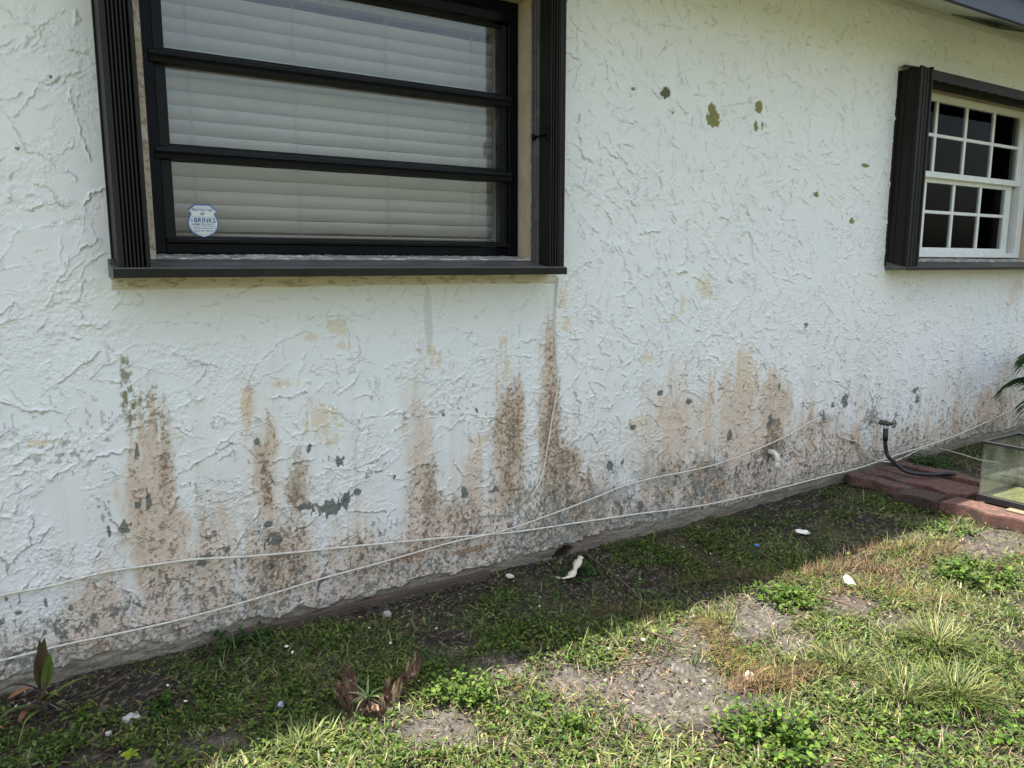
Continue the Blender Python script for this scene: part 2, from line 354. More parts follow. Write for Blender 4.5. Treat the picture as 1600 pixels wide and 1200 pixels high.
FIELDS = [ # px, top, bottom, width, peach, dirt
 (226, 560, 1030, 92, 1.05, 0.26), (205, 640, 860, 40, 0.3, 0.34), (245, 600, 830, 30, 0.3, 0.42), (140, 880, 1040, 90, 0.9, 0.35), (330, 720, 1000, 120, 0.55, 0.15),
 (385, 575, 660, 22, 0.8, 0.0), (412, 640, 800, 40, 0.8, 0.45), (462, 690, 790, 30, 0.6, 0.5), (300, 830, 960, 60, 0.5, 0.4),
 (430, 800, 930, 120, 0.7, 0.6), (560, 820, 930, 140, 0.75, 0.4), (655, 530, 830, 60, 0.5, 0.18), (672, 700, 800, 40, 0.5, 0.65), (700, 760, 860, 120, 0.7, 0.5),
 (740, 650, 830, 50, 0.7, 0.15), (797, 560, 775, 46, 0.95, 0.66), (858, 450, 720, 30, 1.0, 0.42), (880, 670, 790, 66, 0.8, 0.8), (862, 560, 740, 40, 0.7, 0.7), (900, 730, 850, 130, 0.7, 0.8),
 (1010, 620, 740, 60, 0.5, 0.0), (1060, 530, 760, 90, 0.7, 0.05), (1110, 560, 760, 50, 0.7, 0.1), (1160, 540, 720, 70, 0.95, 0.0), (1105, 690, 800, 75, 0.7, 0.8), (1045, 700, 790, 60, 0.6, 0.5),
 (1212, 560, 700, 60, 0.9, 0.25), (1212, 640, 700, 24, 0.8, 0.8), (1180, 700, 800, 90, 0.6, 0.5), (1270, 620, 760, 80, 0.75, 0.3), (1320, 660, 730, 70, 0.7, 0.25), (1420, 650, 700, 60, 0.4, 0.3),
 (1500, 640, 700, 90, 0.6, 0.3), (1552, 590, 680, 60, 0.9, 0.25), (1590, 420, 470, 40, 0.5, 0.1)]
for f in FIELDS:
    r = region(*f[:4]); peachF = np.maximum(peachF, r*f[4]); dirtF = np.maximum(dirtF, r*f[5])
lowz = 0.40-0.06*ss(2.0, 3.0, X)-0.10*ss(0.5, -0.3, X)+0.12*(big-0.5)
drip = np.clip((fbm(X, Z*0+3.3, 0.07, 1, 104, 4, 0.65)-0.5)*2.6+0.5, 0, 1); drip2 = np.clip((fbm(X, Z, 0.025, 0.5, 105, 3, 0.6)-0.5)*2.6+0.5, 0, 1)
lowz = lowz+0.26*(drip-0.45)*ss(-0.4, 0.4, X)
lower = ss(lowz+0.12, lowz-0.26, Z)*ss(-0.9, 0.25, X*0.8)
wash = ss(lowz+0.62, lowz-0.05, Z)*(0.30+0.70*drip2)*(0.5+0.8*drip)*ss(-0.6, 0.3, X)
peachF = np.maximum(peachF, lower*0.70*(0.55+0.75*drip2)); dirtF = np.maximum(dirtF, ss(0.30, 0.03, Z+(big-0.5)*0.3)*0.42)
# exposed peach coat under flaked white paint
nmix = np.clip((med*0.35+streak*0.35+fine*0.3-0.5)*2.4+0.5, 0, 1)
lay_on(wash, (0.66, 0.57, 0.46), 0.52)
pm = ss(0.0, 0.52, peachF*1.42-(0.04+0.86*nmix))
lay_on(pm, peach, 0.76); lay_on(pm*ss(0.5, 0.62, fine), (0.74, 0.60, 0.47), 0.5)
lay_on(ss(0.03, 0.8, peachF)*(1-pm), (0.68, 0.57, 0.45), 0.62)
# flaked spots named in the photo
def patch(px, py, w, h, c, seed, k=1.0, rag=0.9, depth=0.0):
    cx, cz = W(px, py); xa, _ = W(px-w/2, py); xb, _ = W(px+w/2, py); _, z1 = W(px, py-h/2); _, z0 = W(px, py+h/2)
    i0, i1 = np.searchsorted(zs, (z0-0.05, z1+0.05)); j0, j1 = np.searchsorted(xs, (xa-0.05, xb+0.05)); S = (slice(i0, i1), slice(j0, j1))
    d = np.hypot((X[S]-cx)/max((xb-xa)/2, 1e-4), (Z[S]-cz)/max((z1-z0)/2, 1e-4))+(fbm(X[S], Z[S], 0.012, 0.02, seed, 3)-0.5)*rag*2
    mk = ss(1.06, 0.94, d); col[S] = col[S]*(1-mk[..., None]*k)+C(*c)*mk[..., None]*k
    if depth: Hh[S] -= mk*depth
cream = (0.66, 0.52, 0.33)
for i, (px, py, w, h) in enumerate([(528, 508, 26, 22), (487, 528, 16, 12), (533, 538, 20, 10), (500, 655, 50, 44), (515, 690, 22, 18), (1104, 450, 22, 40), (1066, 478, 14, 26), (1050, 500, 10, 12), (785, 535, 16, 14), (790, 570, 10, 36), (880, 465, 14, 26), (884, 510, 8, 20), (676, 560, 22, 30), (440, 600, 40, 10), (995, 660, 30, 16), (60, 692, 50, 10), (1165, 580, 34, 60), (1010, 560, 14, 14), (383, 625, 14, 34), (748, 690, 30, 16)]):
    patch(px, py, w, h, (0.70, 0.57, 0.38), 200+i, 0.62, 1.6)
# brown dirt and mould
dm = dirtF*(0.25+1.0*np.clip((streak*0.5+fine*0.5-0.5)*2.2+0.5, 0, 1))*1.15
lay_on(ss(0.06, 0.6, dm), (0.39, 0.28, 0.18), 0.62); lay_on(ss(0.25, 0.8, dm*(0.6+0.8*med)), brown, 0.58)
lay_on(ss(0.56, 0.64, fine)*ss(0.06, 0.45, dirtF+lower*0.3), (0.16, 0.10, 0.06), 0.7)
lay_on(ss(0.58, 0.66, fbm(X, Z, 0.007, 0.007, 103, 2))*ss(0.1, 0.5, lower+dirtF*0.5), (0.72, 0.62, 0.52), 0.5)
# dark bare cement flakes
bareF = ss(0.55, 0.2, Z)*0.40+dirtF*0.22
bm_ = ss(0.0, 0.02, bareF*0.46-0.02-(1-fbm(X, Z, 0.024, 0.040, 96, 5, 0.66))*0.62+0.040)
bm_ = bm_*ss(0.02, 0.06, Z)
lay_on(bm_, bare, 0.88); Hh -= bm_*0.0012
# grey mould film along the foot
foot = ss(0.26, 0.02, Z-0.06*ss(3, 6, X)+(big-0.5)*0.28)
lay_on(foot*ss(0.40, 0.62, med), (0.42, 0.37, 0.30), 0.42); lay_on(foot*ss(0.55, 0.64, fine), (0.17, 0.13, 0.09), 0.6)
lay_on(foot*ss(0.60, 0.68, fbm(X, Z, 0.014, 0.010, 99, 3, 0.6)), (0.70, 0.66, 0.60), 0.7)
lay_on(ss(0.15, 0.35, region(1000, 700, 840, 230))*ss(0.45, 0.62, med), (0.33, 0.33, 0.30), 0.5)
lay_on(ss(0.15, 0.35, region(850, 740, 850, 110))*ss(0.40, 0.55, fine), (0.2, 0.21, 0.18), 0.6)
# pepper of black mould where the right part of the wall is dirty
pep = ss(0.66, 0.72, fbm(X, Z, 0.016, 0.030, 97, 3, 0.6))
lay_on(pep*ss(0.62, 0.30, Z)*ss(2.2, 3.2, X), (0.10, 0.10, 0.085), 0.75)
pep2 = ss(0.80, 0.84, vnoise(X, Z, 0.010, 0.012, 98)*0.6+vnoise(X, Z, 0.10, 0.10, 101)*0.4)
lay_on(pep2*ss(1.3, 0.5, Z), (0.14, 0.13, 0.11), 0.6)
# shadow lines painted dark along the trowel edges; dirty cracks darken them further
ragE = E*ss(0.40, 0.55, fbm(X, Z, 0.035, 0.035, 95, 3))
lay_on(ragE, (0.19, 0.18, 0.16), 0.44)
lay_on(ragE*ss(0.9, 0.25, Z+(big-0.5)*0.4), (0.10, 0.085, 0.065), 0.60)
lay_on(ragE*ss(0.1, 0.5, dirtF), (0.06, 0.04, 0.03), 0.6)
# green-brown growth at the left crack
g = region(192, 530, 640, 22); lay_on(ss(0.15, 0.6, g)*ss(0.38, 0.55, fine), (0.20, 0.185, 0.09), 0.85)
g = region(225, 590, 650, 80); lay_on(ss(0.2, 0.7, g)*ss(0.48, 0.60, fine), (0.23, 0.21, 0.12), 0.7)
lay_on(ss(0.2, 0.5, region(668, 440, 520, 12))*0.5, (0.3, 0.29, 0.2), 0.6)
# cream band under the window
lay_on(bandm, (0.64, 0.58, 0.46), 0.95); lay_on(bandm*ss(0.58, 0.66, fbm(X, Z, 0.03, 0.008, 102, 4)), (0.30, 0.23, 0.13), 0.6)
dz_ = ss(1.235, 1.10, Z)*ss(1.0, 1.2, Z)*ss(0.2, 0.26, X)*ss(1.9, 1.84, X); lay_on(dz_, (0.70, 0.69, 0.63), 0.45)
# olive under-paint showing through flakes
olive = (0.225, 0.225, 0.075)
for i, (px, py, w, h) in enumerate([(1113, 172, 13, 22), (1115, 186, 21, 24), (1186, 167, 13, 19), (1182, 197, 6, 15), (1191, 197, 2.5, 14), (1040, 146, 15, 17), (989, 139, 6, 6), (1352, 259, 12, 6), (1275, 304, 8, 8), (1331, 345, 7, 10), (1051, 176, 4, 5)]):
    patch(px, py, w, h, olive if i != 5 else (0.12, 0.12, 0.07), 300+i, 1.0, 0.42, 0.0018)
# dark flakes named in the photo
for i, (px, py, w, h) in enumerate([(214, 700, 9, 26), (232, 780, 9, 34), (216, 790, 10, 12), (194, 823, 16, 22), (170, 830, 6, 20), (402, 690, 8, 8), (484, 702, 8, 18), (530, 722, 14, 14), (512, 795, 46, 22), (478, 792, 20, 12), (556, 770, 20, 10), (540, 782, 14, 22), (773, 765, 14, 8), (745, 640, 4, 10), (725, 772, 10, 20), (693, 648, 6, 8), (616, 745, 5, 10), (790, 745, 3, 12),
   (952, 727, 8, 20), (972, 723, 6, 12), (1031, 614, 8, 8), (1075, 628, 8, 10), (1141, 682, 7, 22), (1259, 508, 6, 10), (1204, 660, 9, 22), (1218, 605, 3, 14), (1320, 628, 9, 20), (1302, 631, 5, 10), (1337, 631, 5, 6), (1430, 610, 9, 8), (1432, 625, 7, 14), (1001, 790, 10, 16), (325, 870, 16, 10), (315, 878, 14, 14), (420, 820, 16, 8), (430, 845, 24, 20), (355, 860, 10, 8), (560, 850, 10, 8), (1035, 735, 6, 10), (988, 667, 10, 8), (110, 950, 8, 14), (10, 935, 6, 8), (72, 944, 6, 14), (28, 958, 8, 6), (80, 120, 10, 6), (28, 232, 8, 5)]):
    patch(px, py, w, h, bare, 400+i, 0.95, 1.0, 0.001)
patch(1200, 708, 26, 24, (0.13, 0.10, 0.07), 601, 0.8, 1.0); patch(1362, 652, 20, 26, (0.16, 0.145, 0.11), 602, 0.7, 1.3); patch(1286, 652, 12, 22, (0.12, 0.11, 0.09), 603, 0.7, 1.2)
# rust bits
for i, (px, py, w, h) in enumerate([(158, 1012, 24, 22), (1070, 586, 16, 3), (1125, 608, 8, 4), (918, 740, 7, 22), (640, 868, 60, 16), (740, 858, 60, 8)]):
    patch(px, py, w, h, (0.27, 0.13, 0.06), 500+i, 0.6, 1.3)
lay_on(below, (0.37, 0.315, 0.245), 0.93); lay_on(below*ss(0.5, 0.6, fine), (0.19, 0.155, 0.11), 0.6); lay_on(below*ss(0.50, 0.62, med), (0.19, 0.175, 0.135), 0.6)
lay_on(below*ss(0.45, 0.6, big)*ss(1.9, 2.1, X), (0.36, 0.31, 0.23), 0.6)
lay_on(below*ss(1.75, 1.9, X)*ss(2.25, 2.1, X), (0.17, 0.105, 0.08), 0.6)
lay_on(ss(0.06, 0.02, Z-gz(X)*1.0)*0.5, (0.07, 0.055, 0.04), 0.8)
lay_on(below*ss(0.46, 0.54, fbm(X, Z, 0.13, 0.025, 112, 4)), (0.20, 0.165, 0.12), 0.6)
lay_on(hole, (0.05, 0.045, 0.035), 0.9)
lay_on(lay*(1-below)*ss(0.35, 0.6, fine), (0.24, 0.235, 0.19), 0.75)
np.clip(col, 0.02, 0.86, out=col)
rough_attr = np.clip(0.26+0.45*rgh+0.45*low_rough+0.5*pm*ss(0.4, 0.55, med), 0, 1)
jn = (vnoise(X, Z, 0.02, 0.03, 111)-0.5)*0.012
jam = np.maximum(ss(0.322, 0.326, X)*ss(0.372, 0.368, X), ss(1.745, 1.749, X)*ss(1.780, 1.776, X+jn))*ss(1.315, 1.32, Z)*ss(2.35, 2.34, Z)
lay_on(jam, (0.50, 0.395, 0.29), 0.95); lay_on(jam*ss(0.54, 0.62, fine), (0.24, 0.19, 0.14), 0.7); lay_on(jam*ss(0.58, 0.66, med), (0.62, 0.58, 0.50), 0.7)
# faces, leaving out the openings
ii = np.arange(nz_*nx_, dtype=np.int32).reshape(nz_, nx_)
cxm = (xs[:-1]+xs[1:])/2; czm = (zs[:-1]+zs[1:])/2
keep = np.ones((nz_-1, nx_-1), bool)
for (a, b, c, d) in (WIN1, WIN2):
    keep &= ~((czm[:, None] > c) & (czm[:, None] < d) & (cxm[None, :] > a) & (cxm[None, :] < b))
q = np.stack([ii[:-1, :-1], ii[:-1, 1:], ii[1:, 1:], ii[1:, :-1]], -1)[keep]
Y = -Hh
co = np.stack([X, Y, Z], -1).reshape(-1, 3)
me = np_mesh('wall', co, [q], col.reshape(-1, 3), smooth=True, extra={'rough': rough_attr})
house = empty('house', (3.0, 2.0, 0), 'single storey house with weathered white stucco wall, two windows and dark storm shutters', 'house')
def hp(o):                                   # parent while keeping world place
    o.parent = house; o.matrix_parent_inverse = Matrix.Translation(house.location).inverted(); return o
def sub(o, p): 
    o.parent = p; o.matrix_parent_inverse = p.matrix_parent_inverse.copy() if False else Matrix.Identity(4); return o
hp_loc = house.location
wall = link('wall', me, M_wall); hp(wall)
wall['label'] = 'stained front wall of trowelled white stucco with peeling paint'
tag(wall)

def part(name, dims, mt, parent=None, **k):   # a part of the house; sub-parts get a part as parent
    o = boxobj(name, dims, mt, **k)
    if parent is None: hp(o)
    else: o.parent = parent                    # parts sit at the house's inverse, so the same world place holds
    return o
# body of the house behind the wall
part('rear_wall', [(-4, -3.8, 0.25, 8, -0.1, 2.7), (11.8, 12, 0.25, 8, -0.1, 2.7), (-4, 12, 8.0, 8.2, -0.1, 2.7)], M_white)
part('ceiling', (-4, 12, 0.02, 8.2, 2.72, 2.8), M_dark)
part('room_wall', [(-0.3, 2.4, 1.6, 1.7, 0, 2.7), (-0.4, -0.3, 0.2, 1.7, 0, 2.7), (2.4, 2.5, 0.2, 1.7, 0, 2.7), (3.6, 7.0, 2.2, 2.3, 0, 2.7), (3.5, 3.6, 0.2, 2.3, 0, 2.7), (7.0, 7.1, 0.2, 2.3, 0, 2.7)], M_room)
part('floor_slab', (-4, 12, 0.1, 8, -0.05, 0.02), M_room)
# masonry behind the stucco round the openings: reveals
TH = 0.2
def reveals(w):
    x0, x1, z0, z1 = w; y0, y1 = 0.008, TH
    o = part('window_reveal', [(x0-0.10, x0+0.002, y0, y1, z0-0.1, z1+0.1), (x1-0.001, x1+0.10, y0, y1, z0-0.1, z1+0.1), (x0+0.002, x1-0.001, y0, y1, z1-0.002, z1+0.1)], M_tan)
    bm = bmesh.new(); n = 120
    top = []; 
    for i in range(n+1):
        xx = x0+0.002+(x1-x0-0.003)*i/n
        row = []
        for j, yy in enumerate((-0.004, 0.02, 0.045, 0.07, 0.095, 0.19)):
            zz = z0+0.002+0.16*max(min(yy, 0.11), 0)*0.9+(random.random()-0.5)*0.0045
            row.append(bm.verts.new((xx, yy, zz)))
        row.insert(0, bm.verts.new((xx, -0.004, z0-0.02)))
        top.append(row)
    for i in range(n):
        for j in range(len(top[0])-1): bm.faces.new((top[i][j], top[i+1][j], top[i+1][j+1], top[i][j+1]))
    s = from_bm('window_ledge', bm, M_sill); hp(s)
    return o
reveals(WIN1); reveals(WIN2)

# ---- eave
k_s = 0.166/0.446
def prism(name, prof, x0, x1, mt, parent=None, smooth=False):  # profile in (y, z)
    bm = bmesh.new(); a = [bm.verts.new((x0, y, z)) for y, z in prof]; b = [bm.verts.new((x1, y, z)) for y, z in prof]
    n = len(prof); bm.faces.new(a[::-1]); bm.faces.new(b)
    for i in range(n): bm.faces.new((a[i], a[(i+1) % n], b[(i+1) % n], b[i]))
    bmesh.ops.recalc_face_normals(bm, faces=bm.faces)
    o = from_bm(name, bm, mt, smooth=smooth)
    if parent is None: hp(o)
    else: o.parent = parent
    return o
def zsf(y): return 2.716+k_s*y               # underside of the soffit at y (negative outward)
VX0, VX1, VY0, VY1 = 4.50, 4.95, -0.35, -0.12
def soff(xa, xb, ya, yb): return [(ya, zsf(ya)), (yb, zsf(yb)), (yb, zsf(yb)+0.02), (ya, zsf(ya)+0.02)]
so1 = prism('soffit', soff(0, 0, -0.446, 0.03), -4.2, VX0, M_soffit)
prism('soffit', soff(0, 0, -0.446, 0.03), VX1, 12.2, M_soffit)
prism('soffit', soff(0, 0, -0.446, VY0), VX0, VX1, M_soffit)
prism('soffit', soff(0, 0, VY1, 0.03), VX0, VX1, M_soffit)
fa = prism('fascia', [(-0.447, 2.538), (-0.447, 2.70), (-0.472, 2.70), (-0.472, 2.538)], -4.2, 12.2, M_fascia)
rf = prism('roof', [(-0.505, 2.690), (-0.505, 2.712), (4.0, 4.38), (8.6, 2.7), (8.6, 2.66), (4.0, 4.33), (-0.44, 2.715)], -4.3, 12.3, M_roof)
prism('drip_edge', [(-0.508, 2.665), (-0.508, 2.716), (-0.506, 2.718), (-0.505, 2.665)], -4.3, 12.3, M_fascia, rf)
prism('cove_moulding', [(0.0, 2.69), (-0.022, zsf(-0.022)-0.001), (-0.002, zsf(-0.002)-0.001), (0.01, 2.70)], -4.2, 12.2, M_soffit)
vent = prism('soffit_vent', [(VY0, zsf(VY0)+0.012), (VY1, zsf(VY1)+0.012), (VY1, zsf(VY1)+0.05), (VY0, zsf(VY0)+0.05)], VX0, VX1, M_dark)
bm = bmesh.new()
def vbar(xa, xb, ya, yb, t=0.006):
    v = [bm.verts.new((x_, y_, zsf(y_)+dz)) for dz in (-t, 0.004) for x_, y_ in ((xa, ya), (xb, ya), (xb, yb), (xa, yb))]
    for f in ((3, 2, 1, 0), (4, 5, 6, 7), (0, 1, 5, 4), (1, 2, 6, 5), (2, 3, 7, 6), (3, 0, 4, 7)): bm.faces.new([v[i] for i in f])
vbar(VX0-0.012, VX1+0.012, VY0-0.012, VY0+0.012); vbar(VX0-0.012, VX1+0.012, VY1-0.012, VY1+0.012)
vbar(VX0-0.012, VX0+0.012, VY0+0.012, VY1-0.012); vbar(VX1-0.012, VX1+0.012, VY0+0.012, VY1-0.012)
o = from_bm('vent_frame', bm, mat('vent_frame_green', (0.14, 0.17, 0.13), 0.6)); o.parent = vent

# ---- big window: three stacked awning sashes in a black frame
fx0, fx1, fz0, fz1 = 0.366, 1.753, 1.334, 2.318
Yf = 0.085
w1 = part('window', [(fx0, fx0+0.040, Yf, 0.19, fz0, fz1), (fx1-0.045, fx1, Yf, 0.19, fz0, fz1), (fx0+0.040, fx1-0.045, Yf+0.004, 0.19, fz0, fz0+0.036), (fx0+0.040, fx1-0.045, Yf-0.004, 0.19, fz1-0.075, fz1)], M_black, bev=0.004, seg=2)
w1['label'] = 'black framed awning window'
sx0, sx1 = fx0+0.040, fx1-0.045
rz = [fz0+0.036, 1.652, 1.943, fz1-0.075]
for k in range(3):
    zb, zt = rz[k], rz[k+1]
    a, b = (zb+(0.004 if k == 0 else 0.014)), zt-0.012
    part('sash', [(sx0+0.001, sx0+0.034, Yf+0.012, Yf+0.045, a, b), (sx1-0.022, sx1-0.001, Yf+0.012, Yf+0.045, a, b),
                  (sx0+0.034, sx1-0.022, Yf+0.014, Yf+0.045, a, a+0.016), (sx0+0.034, sx1-0.022, Yf+0.014, Yf+0.045, b-0.008, b)], M_sash, w1, bev=0.002)
    part('pane', (sx0+0.032, sx1-0.020, Yf+0.030, Yf+0.034, a+0.014, b-0.006), M_glass, w1)
for k in (1, 2):
    z0_ = rz[k]
    r_ = prism('sash_rail', [(Yf+0.012, z0_-0.022), (Yf-0.010, z0_-0.020), (Yf-0.014, z0_-0.010), (Yf-0.009, z0_-0.004), (Yf-0.016, z0_+0.002), (Yf-0.013, z0_+0.014), (Yf+0.000, z0_+0.020), (Yf+0.012, z0_+0.022)], sx0-0.014, sx1+0.006, M_sash, w1)
prism('sash_rail', [(Yf+0.014, fz0+0.038), (Yf-0.004, fz0+0.037), (Yf-0.006, fz0+0.046), (Yf+0.004, fz0+0.050), (Yf+0.014, fz0+0.052)], sx0+0.002, sx1-0.002, M_sash, w1)
prism('sash_rail', [(Yf+0.010, fz1-0.080), (Yf-0.014, fz1-0.082), (Yf-0.018, fz1-0.052), (Yf-0.006, fz1-0.030), (Yf-0.004, fz1-0.030)], sx0+0.06, sx1+0.002, M_black, w1)

# ---- accordion shutters
PR = 0.13                                     # how far the tracks stand out from the wall
ST = 1.290                                    # top of the bottom tracks
tr1 = prism('shutter_track', [(0.004, 1.262), (-PR, 1.262), (-PR-0.004, 1.266), (-PR-0.004, 1.287), (-PR, 1.291), (-PR+0.006, 1.2905), (-0.06, 1.299), (-0.045, 1.306), (-0.004, 1.3165), (0.004, 1.3165)], 0.227, 1.842, M_worn_lit)
part('track_lip', (0.227, 1.842, -PR-0.008, -PR-0.0045, 1.261, 1.287), M_track, tr1)
part('shutter_track', (0.227, 1.842, -PR, 0.004, 2.345, 2.40), M_track)
def stack(x0, x1, z0, z1, nblade, plate=0.016, rail=0.012, side=-1, depth0=-0.012, railw=None):
    """folded accordion shutter: an outer plate, edge-on blades and a lead rail"""
    sh = part('shutter', [(x0, x0+0.004, -PR+0.012, 0.003, z0, z1), (x0-0.006, x0, -0.004, 0.002, z0, z1), (x0, x0+plate, -PR+0.002, -PR+0.012, z0, z1)], M_track, bev=0.001)
    sh['label'] = 'folded bronze accordion storm shutter'
    a, b = x0+plate+0.002, x1-rail-0.004; p = (b-a)/nblade
    for i in range(nblade):
        c = a+p*(i+0.5)
        bm = bmesh.new(); zz = z0+0.001
        prof = [(c-p*0.20, -0.010), (c-p*0.30, -PR+0.022), (c-p*0.33, -PR+0.008), (c-p*0.20, -PR+0.002), (c+p*0.20, -PR+0.002), (c+p*0.33, -PR+0.008), (c+p*0.30, -PR+0.022), (c+p*0.20, -0.010)]
        A = [bm.verts.new((x_, y_, zz)) for x_, y_ in prof]; B = [bm.verts.new((x_, y_, z1-0.002)) for x_, y_ in prof]
        n = len(prof); bm.faces.new(A); bm.faces.new(B[::-1])
        for k in range(n): bm.faces.new((A[k], B[k], B[(k+1) % n], A[(k+1) % n]))
        bmesh.ops.recalc_face_normals(bm, faces=bm.faces)
        o = from_bm('blade', bm, M_track); o.parent = sh
    part('lead_rail', [(x1-rail, x1, -PR+0.000, -0.085, z0, z1), (x1-rail+0.002, x1-0.003, -0.085, -0.010, z0, z1)], M_track, sh, bev=0.0015)
    return sh
stack(0.243, 0.329, ST+0.002, 2.343, 5)
# right-hand stack of the big window, lead rail nearest the glass
sh = part('shutter', [(1.826, 1.836, -PR+0.004, 0.003, ST, 2.343), (1.812, 1.826, -PR+0.006, -0.02, ST, 2.343), (1.79, 1.80, -0.045, 0.0, ST, 2.343)], M_track, bev=0.001)
sh['label'] = 'folded bronze accordion storm shutter with latch'
for i in range(4):
    c = 1.768+i*0.0125
    part('blade', [(c-0.0025, c+0.0025, -PR+0.002+0.002*(i % 2), -0.052, ST+0.001, 2.342)], M_track, sh, bev=0.001)
part('lead_rail', [(1.7585, 1.778, -0.030, -0.004, ST+0.022, 2.342), (1.7595, 1.771, -0.048, -0.031, ST+0.012, 2.342)], M_worn_lit, sh, bev=0.002)
lx, lz = W(850, 212, 0.08)
bm = bmesh.new(); tube(bm, [(1.757, -0.02, lz), (1.757, -0.075, lz), (1.760, -0.118, lz+0.002)], 0.0045, 8)
box(bm, 1.749, 1.757, -0.035, -0.018, lz-0.012, lz+0.012, bev=0.002); box(bm, 1.751, 1.756, -0.128, -0.112, lz-0.03, lz+0.034, bev=0.002)
o = from_bm('latch', bm, M_black); o.parent = sh
# small window tracks and stacks
tr2 = prism('shutter_track', [(0.004, 1.268), (-PR, 1.268), (-PR-0.004, 1.271), (-PR-0.004, 1.283), (-PR, 1.287), (-0.06, 1.298), (-0.004, 1.318), (0.004, 1.318)], 4.205, 6.20, M_worn_lit)
part('track_lip', (4.205, 6.20, -PR-0.008, -PR-0.0045, 1.267, 1.284), M_track, tr2)
tt = prism('shutter_track', [(0.004, 2.305), (-0.03, 2.305), (-0.034, 2.345), (-PR+0.01, 2.340), (-PR, 2.300), (-PR-0.004, 2.302), (-PR-0.004, 2.352), (-PR+0.01, 2.360), (-0.02, 2.392), (0.004, 2.395)], 4.30, 6.20, M_track)
for i in range(16): part('guide_tooth', (4.36+0.11*i, 4.40+0.11*i, -PR-0.006, -PR+0.006, 2.298, 2.302), M_track, tt)
sh = part('shutter', [(4.222, 4.228, -0.112, 0.004, 1.290, 2.36), (4.198, 4.222, -0.010, 0.006, 1.290, 2.36), (4.214, 4.222, -0.040, -0.010, 1.290, 2.36), (4.218, 4.222, -0.098, -0.092, 1.290, 2.36), (4.216, 4.240, -PR+0.004, -0.1125, 1.290, 2.366)], M_track, bev=0.0012)
sh['label'] = 'folded bronze accordion storm shutter'
for i in range(4):
    c = 4.250+i*0.0155
    part('blade', (c-0.0055, c+0.0055, -PR+0.001+0.002*(i % 2), -0.012, 1.291, 2.362), M_track, sh, bev=0.0018)
part('lead_rail', (4.306, 4.322, -PR-0.003, -0.012, 1.291, 2.368), M_track, sh, bev=0.0015)
bm = bmesh.new()
v = [bm.verts.new(p) for p in [(4.19, 0.0, 2.365), (4.19, -0.012, 2.372), (4.225, -0.10, 2.362), (4.225, -0.02, 2.392), (4.30, -PR+0.01, 2.362), (4.30, -0.02, 2.395)]]
bm.faces.new((v[0], v[1], v[3])); bm.faces.new((v[1], v[2], v[3])); bm.faces.new((v[3], v[2], v[4], v[5]))
o = from_bm('shutter_cap', bm, M_rail); o.parent = sh
stack(6.02, 6.12, 1.290, 2.30, 4)

# ---- small window: white double-hung, each sash four by two panes
wx0, wx1, wz0, wz1 = 4.372, 5.975, 1.345, 2.36
Yw = 0.10
w2 = part('window', [(wx0, wx0+0.05, Yw, 0.19, wz0, wz1), (5.905, wx1, Yw, 0.19, wz0, wz1), (wx0+0.05, 5.905, Yw-0.006, 0.19, wz0, wz0+0.032), (wx0+0.05, 5.905, Yw, 0.19, 2.315, wz1)], M_white, bev=0.003)
w2['label'] = 'white double-hung window with small panes'
cols = [4.475, 4.820, 5.162, 5.500, 5.842]
def sash(name, yy, z0, z1, cx, zm, rail_b, rail_t, right):
    s = part(name, [(4.422, cx[0], yy, yy+0.03, z0, z1), (cx[-1]-0.004, right, yy, yy+0.03, z0, z1), (cx[0], cx[-1]-0.004, yy-0.001, yy+0.03, z0, z0+rail_b), (cx[0], cx[-1]-0.004, yy-0.001, yy+0.03, z1-rail_t, z1)], M_white, w2, bev=0.002)
    part('muntin', [(c-0.013, c+0.013, yy+0.004, yy+0.022, z0+rail_b, z1-rail_t) for c in cx[1:-1]] + [(a+0.013 if i else a, b-0.013 if i < 3 else b-0.004, yy+0.0045, yy+0.0215, zm-0.010, zm+0.010) for i, (a, b) in enumerate(zip(cx[:-1], cx[1:]))], M_white, w2, bev=0.002)
    part('pane', (cx[0], cx[-1]-0.004, yy+0.012, yy+0.015, z0+rail_b, z1-rail_t), M_glass2, w2)
sash('upper_sash', Yw+0.008, 1.832, 2.314, cols, 2.084, 0.036, 0.034, 5.903)
cols2 = [4.475, 4.815, 5.147, 5.475, 5.800]
sash('lower_sash', Yw+0.042, 1.377, 1.836, cols2, 1.628, 0.030, 0.030, 5.870)
part('head_board', (4.36, 5.985, 0.045, 0.098, 2.318, 2.36), mat('stained_wood_head', (0.33, 0.26, 0.15), 0.8, var=0.4, vscale=20, stretch=(0.3, 1, 2)))

